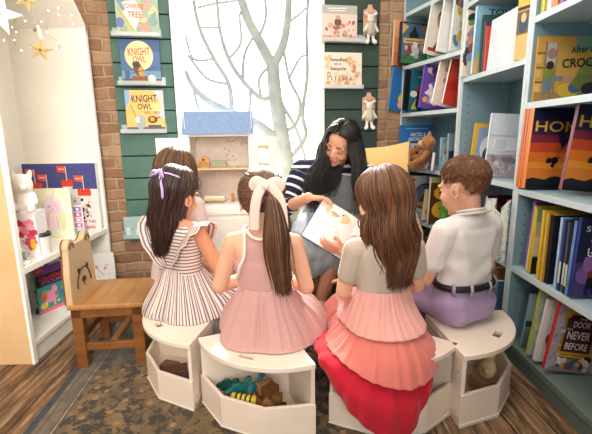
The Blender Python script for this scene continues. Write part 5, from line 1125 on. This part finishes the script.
for i in range(1100):
    a = q.uniform(0, 2*pi); rr = q.uniform(.75, 2.15)   # start somewhere on the hairline, converge on the root
    e1 = nz(np.cross(pd, (0, 0, 1))); e2 = np.cross(pd, e1); d0 = pd*math.cos(rr)+(e1*math.cos(a)+e2*math.sin(a))*math.sin(rr)
    if d0[2] < -.75 or (d0[1] > .55 and d0[2] < .55): continue
    P.append([H.sc(d0*(1-t)+pd*t*1.0, .003+.010*math.sin(t*pi*.8)) if t < .98 else pb for t in np.linspace(0, 1, 12)])
hair(p, 'pulled_back_hair', hm, P, .0024, taper=False, seed=5, caps=[(H.P(H.C0), H.rad*H.k*1.01, H.R)])
P = []
for i in range(520):
    a = q.uniform(0, 2*pi); rr = math.sqrt(q.random()); ox, oy = rr*math.cos(a), rr*math.sin(a); L = .27+.07*q.random(); phs = q.random()*1.2
    P.append(cr([pb+V3(ox*.008, oy*.008, 0)]+[pb+V3(.010+.045*u+ox*(.012+.026*math.sin(min(1, u*1.15)*pi*.8))+.006*math.sin(5*u+phs), -.028-.022*u+oy*(.010+.014*math.sin(u*pi*.8))+.004*math.cos(7*u+phs), .012-L*u-.01) for u in (.08, .25, .42, .58, .74, .88, 1)], 3))
P += stray(P, q, 40)
hair(p, 'ponytail', hm, P, .0023, seed=6)
bowm = fabric('#f0c9bd', '#ecc0b4', 500, .6, 'bow_satin', .4); b = MB(); rt = H.R[:, 0]; c0 = pb+V3(-.004, -.016, .022)
ribbon(b, [c0, c0+V3(-.030, -.006, .016), c0+V3(-.040, -.004, -.004), c0+V3(-.004, -.004, -.006)], .030, (0, -1, .2)); ribbon(b, [c0, c0+V3(.034, -.006, .014), c0+V3(.046, -.004, -.006), c0+V3(.004, -.004, -.006)], .030, (0, -1, .2))
ribbon(b, [c0+V3(-.008, -.006, .004), c0+V3(-.026, -.014, -.03), c0+V3(-.036, -.016, -.08), c0+V3(-.040, -.014, -.145)], .034, (0, -1, 0)); ribbon(b, [c0+V3(.012, -.006, .004), c0+V3(.040, -.014, -.03), c0+V3(.054, -.020, -.08), c0+V3(.056, -.022, -.135)], .032, (0, -1, 0))
b.ell(c0+V3(0, -.008, 0), V3(.014, .010, .014), None, 12, 8)
b.obj('hair_bow', bowm, p, True); MB().ell(pb+V3(.014, -.014, -.004), V3(.010, .010, .016), None, 12, 8).obj('hair_tie', M('#d9584e', .6), p, True)

# ---- girl in the tiered dress
G3 = Kid('girl with long loose brown hair in a tiered pink, coral and red dress', (.303, 1.335), .20, SZ, .975, -.01, (-.10, .97, -.20), 0., hoff=(-.004, .0, .006), elbows=((-.140, .03, .19), (.150, .03, .185)), wrists=((-.085, .20, .17), (.06, .2, .14)), sk=SK2, head=1.03)
p = G3.build(); G3.shoes('#b92038'); T = G3.T
tee = fabric('#c5b4a6', '#b7a596', 420, name='heather_jersey')
b = MB(); G3.torso(b, .008, True, 1); [G3.arm(b, i, .010, .58, False) for i in (0, 1)]; cloth(b, .005, tee, 'tee_top', p, fold=wr_noise(3, .0016))
t1 = fabric('#e3a79d', '#dc9c93', 400, name='blush_cotton'); t2 = fabric('#d87a6f', '#d07066', 400, name='coral_cotton'); t3 = fabric('#c01a30', '#b3162a', 400, name='red_cotton')
fr = [(140, .19, .36), (160, .27, .365), (180, .28, .37), (200, .27, .365), (218, .18, .36)]
r0 = [(0, .068, .478), (90, .094, .478), (180, .068, .474), (270, .094, .478)]
r1 = [(0, .098, .415), (60, .110, .41), (90, .115, .41), (135, .14, .395), (180, .15, .395), (225, .13, .395), (270, .118, .41), (300, .112, .41)]
r2 = [(0, .160, .350), (45, .155, .345), (90, .145, .345)]+fr+[(240, .165, .350), (270, .135, .345), (315, .150, .345)]
r3 = [(0, .195, .290), (45, .182, .290), (90, .160, .300), (120, .18, .32), (155, .32, .315), (180, .33, .32), (203, .32, .32), (220, .20, .31), (240, .175, .31), (270, .175, .296), (315, .19, .288)]
r4 = [(0, .222, .215), (30, .210, .225), (60, .185, .262), (90, .165, .284), (120, .19, .28), (155, .33, .26), (180, .34, .25), (203, .335, .26), (222, .22, .27), (240, .195, .27), (270, .205, .284), (300, .215, .276), (330, .220, .238)]
r5 = [(0, .226, .135), (12, .220, .165), (30, .205, .225), (50, .195, .265), (75, .172, .279), (120, .20, .24), (155, .335, .18), (180, .345, .16), (203, .345, .18), (222, .235, .24), (240, .225, .275), (270, .245, .279), (295, .250, .26), (315, .246, .20), (340, .236, .15)]
r6 = [(0, .226, .055), (8, .222, .085), (20, .212, .15), (35, .200, .22), (50, .190, .262), (75, .172, .2785), (120, .20, .2), (155, .335, .10), (180, .345, .09), (203, .345, .10), (222, .24, .2), (240, .23, .27), (270, .245, .2785), (295, .252, .22), (315, .248, .13), (340, .236, .05)]
up = lambda t: .35+.65*math.sin(min(1, t*1.2)*pi*.6)
drape([r0, r1, r2], p, 'skirt_tier', t1, (30, .0035), 220, 20, 7, ramp=up)['label'] = 'blush upper tier'
drape([[(a, r-.020, z+.004) for a, r, z in r2], r3, r4], p, 'skirt_tier', t2, (32, .0045), 220, 20, 8, ramp=up)['label'] = 'coral middle tier'
drape([[(a, r-.022, z-.004) for a, r, z in r4], r5, r6], p, 'skirt_tier', t3, (22, .006), 220, 22, 9, ramp=up)['label'] = 'red lowest tier'
H = G3.H; hm = hair3('#573520', '#684128', '#7d5030'); P = []
for i in range(1300):
    al = q.uniform(-2.15, 2.15); lay = q.random()
    P.append(lock(H, al, .12+.3*lay*q.random(), 1.52 if abs(al) < 1.2 else 1.40, .004+.012*lay, .492+.07*q.random()+.10*max(0, abs(al)-1.1), (.045-.012*al if abs(al) < 1.5 else .01, -.012-.045*abs(math.sin(al))), .20+.16*q.random(), .015, 1.5+.2*q.random(), q.random()*1.0+1.2*al))
P += stray(P, q, 80)
hair(p, 'long_hair', hm, P, .0027, seed=8, caps=[(H.P(H.C0), H.rad*H.k*1.02, H.R)])

# ---- boy
B1 = Kid('boy with short brown hair in a white polo shirt and lavender trousers', (.655, 1.485), .42, SZ, 1.06, .0, (-.29, .93, -.24), 0., hoff=(-.022, .0, -.006), elbows=((-.15, .04, .17), (.15, .03, .18)), wrists=((-.06, .20, .14), (.06, .19, .14)), sk=SK2, head=.93)
p = B1.build(); B1.shoes('#5a4a44'); T = B1.T
polo = fabric('#efe8e4', '#e6dcd8', 260, name='white_pique'); lav = fabric('#b69ec2', '#aa91b6', 380, name='lavender_twill')
b = MB(); B1.torso(b, .012, True, 1); [B1.arm(b, i, .014, .62, False) for i in (0, 1)]
b.hull([(T(-.050, .002, .150), .064), (T(.050, .002, .150), .064), (T(-.040, .0, .22), .062), (T(.040, .0, .22), .062)], 14, 9); wn = wr_noise(8, .0036, 30); cloth(b, .005, polo, 'polo_shirt', p, fold=lambda A: wn(A)*np.clip((.66-A[:, 2])/.2, 0, 1))
b = MB(); b.tube([T(.052*math.sin(u), -.006+.046*-math.cos(u), .405+.012*math.cos(u)) for u in np.linspace(-2.5, 2.5, 26)], .0145, 10, .42, (0, 0, 1)); b.tube([T(.046*math.sin(u), -.006+.040*-math.cos(u), .418+.010*math.cos(u)) for u in np.linspace(-2.5, 2.5, 26)], .010, 10, .6, (0, 0, 1))
b.obj('collar', polo, p, True)
b = MB()
b.hull([(T(-.058, .0, .075), .080), (T(.058, .0, .075), .080), (T(-.048, .002, .122), .070), (T(.048, .002, .122), .070), (T(-.06, -.03, .05), .052), (T(.06, -.03, .05), .052)], 14, 9)
for i in (0, 1): b.cap(B1.hip[i], B1.kn[i], .080, .060); b.cap(B1.kn[i], B1.an[i]+V3(0, 0, .01), .058, .046)
wn2 = wr_noise(9, .003, 34); cloth(b, .006, lav, 'trousers', p, fold=wn2)
def ringpts(h, rx, ry, n=40, y0=0.): return [T(rx*math.cos(2*pi*i/n), y0+ry*math.sin(2*pi*i/n), h) for i in range(n+1)]
MB().tube(ringpts(.150, .1165, .0755), .0130, 10, 1, (0, 0, 1)).obj('belt', M('#17171b', .45), p, True)
for u in (-2.5, -1.95, -1.25, -.6): b = MB(); c_ = T(.122*math.cos(u), .081*math.sin(u), .150); b.tube([c_+V3(0, 0, -.024), c_+nz(V3(math.cos(u), math.sin(u), 0))*.010, c_+V3(0, 0, .022)], .0062, 8, .6, (math.cos(u), math.sin(u), 0)); b.obj('belt_loop', lav, p, True)
H = B1.H; hm = hair3('#64402a', '#7a4f33', '#906542'); P = []
for i in range(5200):
    d = nz(V3(q.gauss(0, 1), q.gauss(0, 1), q.gauss(0, 1)))
    if d[2] < (-.80 if d[1] < -.35 else -.5) or (d[1] > .55 and d[2] < .50) or (d[2] < -.15 and d[1] > .10) or (abs(d[0]) > .75 and d[2] < -.05 and d[1] > -.25): continue
    whorl = V3(.1, -.45, .88); tg = nz(d-whorl); tg = tg-d*(tg@d)+V3(0, .25 if d[2] > .4 else 0, -.3 if d[2] < .4 else 0); L = .020+.016*max(0, d[2])
    u_ = max(0, d[2]+.3); P.append([H.sc(d, -.001), H.sc(d+tg*L*5, .0012+.0045*u_), H.sc(d+tg*L*10, .001+.006*u_)])
hair(p, 'short_hair', hm, P, .0014, 4, seed=9, caps=[(H.P(H.C0+V3(0, -.004, .011)), H.rad*H.k*V3(.995, .985, .93), H.R)])

# ---- small girl standing behind the striped dress
G5 = Kid('small child with wavy brown hair behind the striped dress girl', (-.595, 2.0), -.35, .33, .98, .0, (.3, .92, -.15), 0., knees=((-.05, .03, .20), (.05, .03, .20)), ankles=((-.05, .01, .06), (.05, .01, .06)), elbows=((-.13, .0, .20), (.13, .0, .20)), wrists=((-.11, .06, .10), (.11, .06, .10)), sk=SK2, head=.98)
p = G5.build(); G5.shoes('#8a7a70'); T = G5.T
b = MB(); G5.torso(b, .010, True, 0); [G5.arm(b, i, .010, .6, False) for i in (0, 1)]; cloth(b, .006, fabric('#d9c6c0', name='dusty_cotton'), 'dress_top', p)
drape([[(0, .075, .50), (90, .10, .50), (180, .08, .50), (270, .10, .50)], [(0, .13, .38), (90, .15, .38), (180, .14, .38), (270, .15, .38)], [(0, .16, .24), (90, .17, .24), (180, .17, .24), (270, .17, .24)]], p, 'skirt', fabric('#d9c6c0', name='dusty_cotton'), (22, .008), 120, 20, 12)
H = G5.H; hm = hair3('#4a2f1e', '#5f3c26', '#7a5233'); P = []
for i in range(800):
    al = q.uniform(-2.2, 2.2); lay = q.random()
    P.append(lock(H, al, .1+.3*lay*q.random(), 1.55 if abs(al) < 1.3 else 1.4, .006+.016*lay, .70+.04*q.random(), (-.014*math.sin(-al)*0, 0), -.06, .008, 1.8, q.random()*6))
P += stray(P, q, 70, .014)
hair(p, 'wavy_hair', hm, P, .0027, seed=10, caps=[(H.P(H.C0), H.rad*H.k*1.03, H.R)])
# ---- the reader
RB = V3(.22, 2.40, 0); b = MB(); L_ = lambda *a: V3(*a)-RB
HW_ = Head(L_(.240, 2.125, .955), frame((-.52, -.76, -.42), -.33), .98)
sh = [L_(.035, 2.26, .815), L_(.395, 2.28, .79)]; el = [L_(-.055, 2.17, .615), L_(.455, 2.13, .575)]; wr_ = [L_(.066, 1.962, .703), L_(.222, 1.835, .462)]
hp = [L_(.13, 2.40, .44), L_(.31, 2.40, .44)]; kn = [L_(.045, 2.03, .435), L_(.205, 1.985, .435)]; an = [L_(.02, 2.16, .085), L_(.135, 2.135, .085)]
pel = [((-.09, .0, .455), .105), ((.09, .0, .455), .105)]; wst = [((-.06, -.04, .60), .085), ((.06, -.04, .60), .085)]; cht = [((-.075, -.105, .735), .088), ((.075, -.105, .735), .088)]; shl = [((-.12, -.13, .81), .05), ((.12, -.13, .80), .05)]
def wtorso(b, inf, k0=0, k1=9):
    L = [[(V3(*p), r+inf) for p, r in s] for s in (pel, wst, cht, shl)]
    for a, c in list(zip(L, L[1:]))[k0:k1]: b.hull(a+c, 16, 10)
wtorso(b, 0); b.hull([(sh[0], .045), (sh[1], .045), (L_(.215, 2.25, .84), .05)], 14, 9)
b.cap(L_(.215, 2.235, .83), HW_.P((0, -.018, -.055)), .046, .047); HW_.prims(b, .95)
for i in (0, 1):
    b.cap(sh[i], el[i], .047, .038); b.cap(el[i], wr_[i], .038, .025); b.cap(hp[i], kn[i], .088, .058); b.cap(kn[i], an[i], .056, .034)
    b.hull([(an[i], .034), (V3(an[i][0], an[i][1]+.03, .035), .030), (V3(an[i][0]-.015, an[i][1]-.13, .028), .024), (V3(an[i][0]+.02, an[i][1]-.12, .028), .022)])
hand(b, wr_[0], nz(V3(.85, -.16, .02)), nz(V3(-.05, -.12, -1.)), .82, .42, -1, .08, .9)
hand(b, wr_[1], nz(V3(-.95, .02, .30)), nz(V3(.15, .8, .5)), .80, .30, 1, .05, .6)
me = setmats(voxel(b, .0042, 3), SK2, 'person'); p = link('person', me, loc=tuple(RB)); tag(p, 'woman with long dark hair reading a picture book, navy striped sleeves under grey pinafore', 'person')
HW_.face(p, True)
nav = stripes('hs', .047, .70, '#20263f', '#e9e6e2', 'navy_striped_knit')
b = MB(); wtorso(b, .010, 1); b.hull([(sh[0], .055), (sh[1], .055), (L_(.215, 2.25, .83), .056)], 14, 9)
for i in (0, 1): b.cap(sh[i], el[i], .060, .051); b.cap(el[i], el[i]+(wr_[i]-el[i])*.22, .051, .047)
me = voxel(b, .006, 4); A = co(me); hs = A[:, 2].copy()
for i in (0, 1):
    d = nz(el[i]-sh[i]); t_ = (A-sh[i])@d; dist = np.linalg.norm(A-sh[i]-np.outer(t_, d), axis=1); m_ = (dist < .075) & (t_ > .03); hs[m_] = -t_[m_]+.012
attr(me, 'hs', hs); setmats(me, nav, 'striped_top'); link('striped_top', me, p)
# pinafore: bodice with straps, lap and hem
gry = fabric('#9c9b9b', '#8a8b8d', 330, .8, 'grey_suede', .35); den = fabric('#a6b2b8', '#95a2a9', 420, .85, 'grey_chambray')
b = MB(); wtorso(b, .020, 0, 1); wtorso(b, .019, 1, 2)
for s in (-1, 1):
    b.hull([(V3(s*.085, -.17, .72), .036), (V3(s*.10, -.155, .815), .030)]); b.hull([(V3(s*.10, -.155, .815), .032), (V3(s*.11, -.10, .842), .030), (V3(s*.10, -.04, .80), .034)])
b.hull([(V3(-.08, -.16, .70), .05), (V3(.08, -.16, .70), .05), (V3(-.07, -.12, .60), .06), (V3(.07, -.12, .60), .06)])
cloth(b, .006, gry, 'pinafore_bodice', p, fold=wr_noise(14, .003, 26))
b = MB(); b.hull([(V3(-.10, .02, .48), .115), (V3(.10, .02, .48), .115), (kn[0]+V3(-.02, 0, .0), .082), (kn[1]+V3(.03, -.0, .0), .082)], 14, 9)
b.hull([(kn[0]+V3(-.02, .01, -.01), .080), (kn[1]+V3(.03, .0, .0), .080), (kn[0]+V3(-.03, .05, -.15), .062), (kn[1]+V3(.02, .03, -.055), .06)], 14, 9)
b.hull([(V3(-.12, .02, .48), .10), (kn[0]+V3(-.03, .03, -.10), .07), (V3(-.14, -.1, .36), .05)])
cloth(b, .007, den, 'pinafore_skirt', p, fold=lambda A: .0055*np.sin(A[:, 0]*62+A[:, 1]*22+2*np.sin(A[:, 2]*18))+.003*np.sin(A[:, 0]*120-A[:, 2]*30))
b = MB(); b.tube([V3(.125*math.cos(u), -.055+.118*math.sin(u), .575-.02*math.sin(u)) for u in np.linspace(0, 2*pi, 40)], .017, 10, .5, (0, 0, 1)); b.obj('waist_tie', gry, p, True)
b = MB(); b.tube([V3(.062*math.cos(u), -.145+.06*math.sin(u), .868-.030*max(0, -math.sin(u))) for u in np.linspace(0, 2*pi, 36)], .009, 8); b.obj('neck_scarf', M('#1b1c22', .6), p, True)
for i in (0, 1):
    a = an[i]; c_ = MB(); c_.hull([(V3(a[0], a[1]+.035, .008), .008), (V3(a[0]-.03, a[1]-.14, .008), .008), (V3(a[0]+.035, a[1]-.13, .008), .008), (V3(a[0]+.03, a[1]+.03, .008), .008), (V3(a[0]-.025, a[1]+.03, .008), .008)])
    so = c_.obj('sandal', M('#2a211d', .6), p, True); c_ = MB()
    for yy, zz in ((-.09, .058), (-.045, .07)): c_.tube(cr([V3(a[0]-.038, a[1]+yy, .012), V3(a[0]-.02, a[1]+yy, zz), V3(a[0]+.014, a[1]+yy, zz), V3(a[0]+.036, a[1]+yy, .012)], 4), .009, 8, .35, (0, 0, 1))
    c_.tube([V3(a[0]+.037*math.cos(u), a[1]+.040*math.sin(u), .075) for u in np.linspace(0, 2*pi, 22)], .006, 8); c_.obj('sandal_strap', M('#2a211d', .6), so, True)
H = HW_; hm = hair3('#0d0a0a', '#1b1413', '#33261f'); P = []; q = random.Random(21)
for i in range(1250):
    al = q.uniform(.25, 2.35)*(1 if q.random() < .5 else -1); lay = q.random(); side = 1 if al > 0 else -1
    frn = max(0, abs(al)-1.0)
    P.append(lock(H, al, .10+.25*lay*q.random(), 1.30+.15*q.random(), .004+.014*lay, (.67 if side > 0 else .60)+.10*q.random(), (-.03*math.cos(al)*0+(.05 if side < 0 else -.085)*1.0*(.5+.6*q.random()), -.015-.03*q.random()), -.16-.12*frn*.3, .012, 1.5, q.random()*2+al, y0=.16, n2=16))
for i in range(520):
    sd = 1 if q.random() < .35 else -1; al = sd*q.uniform(1.35, 2.15); lay = q.random()
    P.append(lock(H, al, .10, 1.25+.2*q.random(), .005+.012*lay, .60+.10*q.random(), ((-.085 if sd > 0 else .045)*(.3+.7*q.random()), -.02-.03*q.random()), -.2, .012, 1.5, q.random()*2+al, y0=q.uniform(.15, 1.15), n2=16))
for i in range(400):
    al = q.uniform(-.9, .9); P.append(lock(H, al, .15, 1.6, .006+.01*q.random(), .64+.06*q.random(), (0, .06), 0, .006, 1.4, q.random()*3, y0=.1))
P += stray(P, q, 90, .014)
hair(p, 'long_dark_hair', hm, P, .0028, seed=11, caps=[(H.P(H.C0+V3(0, -.010, .005)), H.rad*H.k*V3(1.02, .985, 1.02), H.R)])
# the book she reads, open towards the children
BL = V3(.026, 1.885, .530); TL = V3(.140, 1.975, .694); rd0 = V3(.20, -.03, -.105); upv = TL-BL; hgt = np.linalg.norm(upv); upv = nz(upv); rd = nz(rd0-upv*(rd0@upv)); nn_ = np.cross(rd, upv)
R3 = np.array([rd, -nn_, upv]).T     # x along the spread, -y towards the children, z up the page
t = thing('picture_book', 'open white picture book with line drawings in the reader\'s hands', 'book', tuple(BL)); t.rotation_mode = 'QUATERNION'; t.rotation_quaternion = Matrix(R3.tolist()).to_quaternion()
PW = .205
for s, x0, nm in ((0, 0, 'page_block'), (1, PW, 'page_block')):
    G = []
    for i in range(17):
        u = i/16; x_ = x0+PW*u; dpt = (u if s == 0 else 1-u); yb = -.004+.010*dpt**5-.004*math.sin(dpt*pi)
        G.append([(x_, yb, hgt*j/4) for j in range(5)])
    Gb = [[(g[0], .010, g[2]) for g in r] for r in G]; b = MB(); b.grid(G); b.grid(Gb); b.grid([G[0], Gb[0]]); b.grid([G[-1], Gb[-1]]); b.grid([[r[0] for r in G], [r[0] for r in Gb]]); b.grid([[r[-1] for r in G], [r[-1] for r in Gb]]); pgo = b.obj(nm, M('#f6f2ee', .6, .02), t, False)
    a = Art(PW, hgt); oc, dk, pkc = '#e3b07a', '#b5605a', '#d9a9a4'
    if s == 0:
        a.E(.50, .82, .34, .14, '#f3cd9c').E(.42, .80, .10, .05, '#eab387').L([(.30, .80), (.40, .84), (.50, .78), (.62, .84)], .012, dk).L([(.36, .74), (.48, .76), (.56, .88)], .010, dk).E(.62, .88, .025, .02, '#5a4a48')
        for y0, x1, am in ((.50, .12, .05), (.40, .18, .06), (.22, .40, .04), (.14, .12, .03)): a.L([(x1+.08*k, y0+am*math.sin(k*1.3)) for k in range(9 if x1 < .3 else 6)], .010, pkc)
        a.E(.2, .42, .09, .05, '#f0dcd2').L([(.5, .1), (.62, .2), (.78, .14), (.9, .24)], .01, dk).E(.72, .3, .04, .03, oc)
    else:
        for y0, x1, am in ((.72, .15, .06), (.52, .2, .05), (.30, .1, .06), (.16, .3, .04)): a.L([(x1+.08*k, y0+am*math.sin(k*1.7+1)) for k in range(8)], .010, pkc)
        a.E(.35, .62, .12, .05, '#efd9b8').E(.6, .4, .1, .06, '#f0dcd2').L([(.3, .8), (.5, .86), (.7, .8)], .012, dk)
    A = np.array(a.mb.v); xs = (A[:, 0]/PW) if s == 0 else 1-A[:, 0]/PW; A[:, 0] += x0; A[:, 1] += -.004+.010*xs**5-.004*np.sin(xs*pi); a.mb.v = [tuple(r) for r in A]; a.mb.obj('page_print', a.mats, pgo)
b = MB(); b.bb((-.004, .010, -.004), (PW-.004, .0125, hgt+.004)); b.bb((PW+.004, .010, -.004), (2*PW+.004, .0125, hgt+.004)); b.bb((PW-.006, .0105, -.004), (PW+.006, .014, hgt+.004)); b.obj('cover', M('#3f6a9a', .4), t)
SC.view_settings.exposure = EXPO
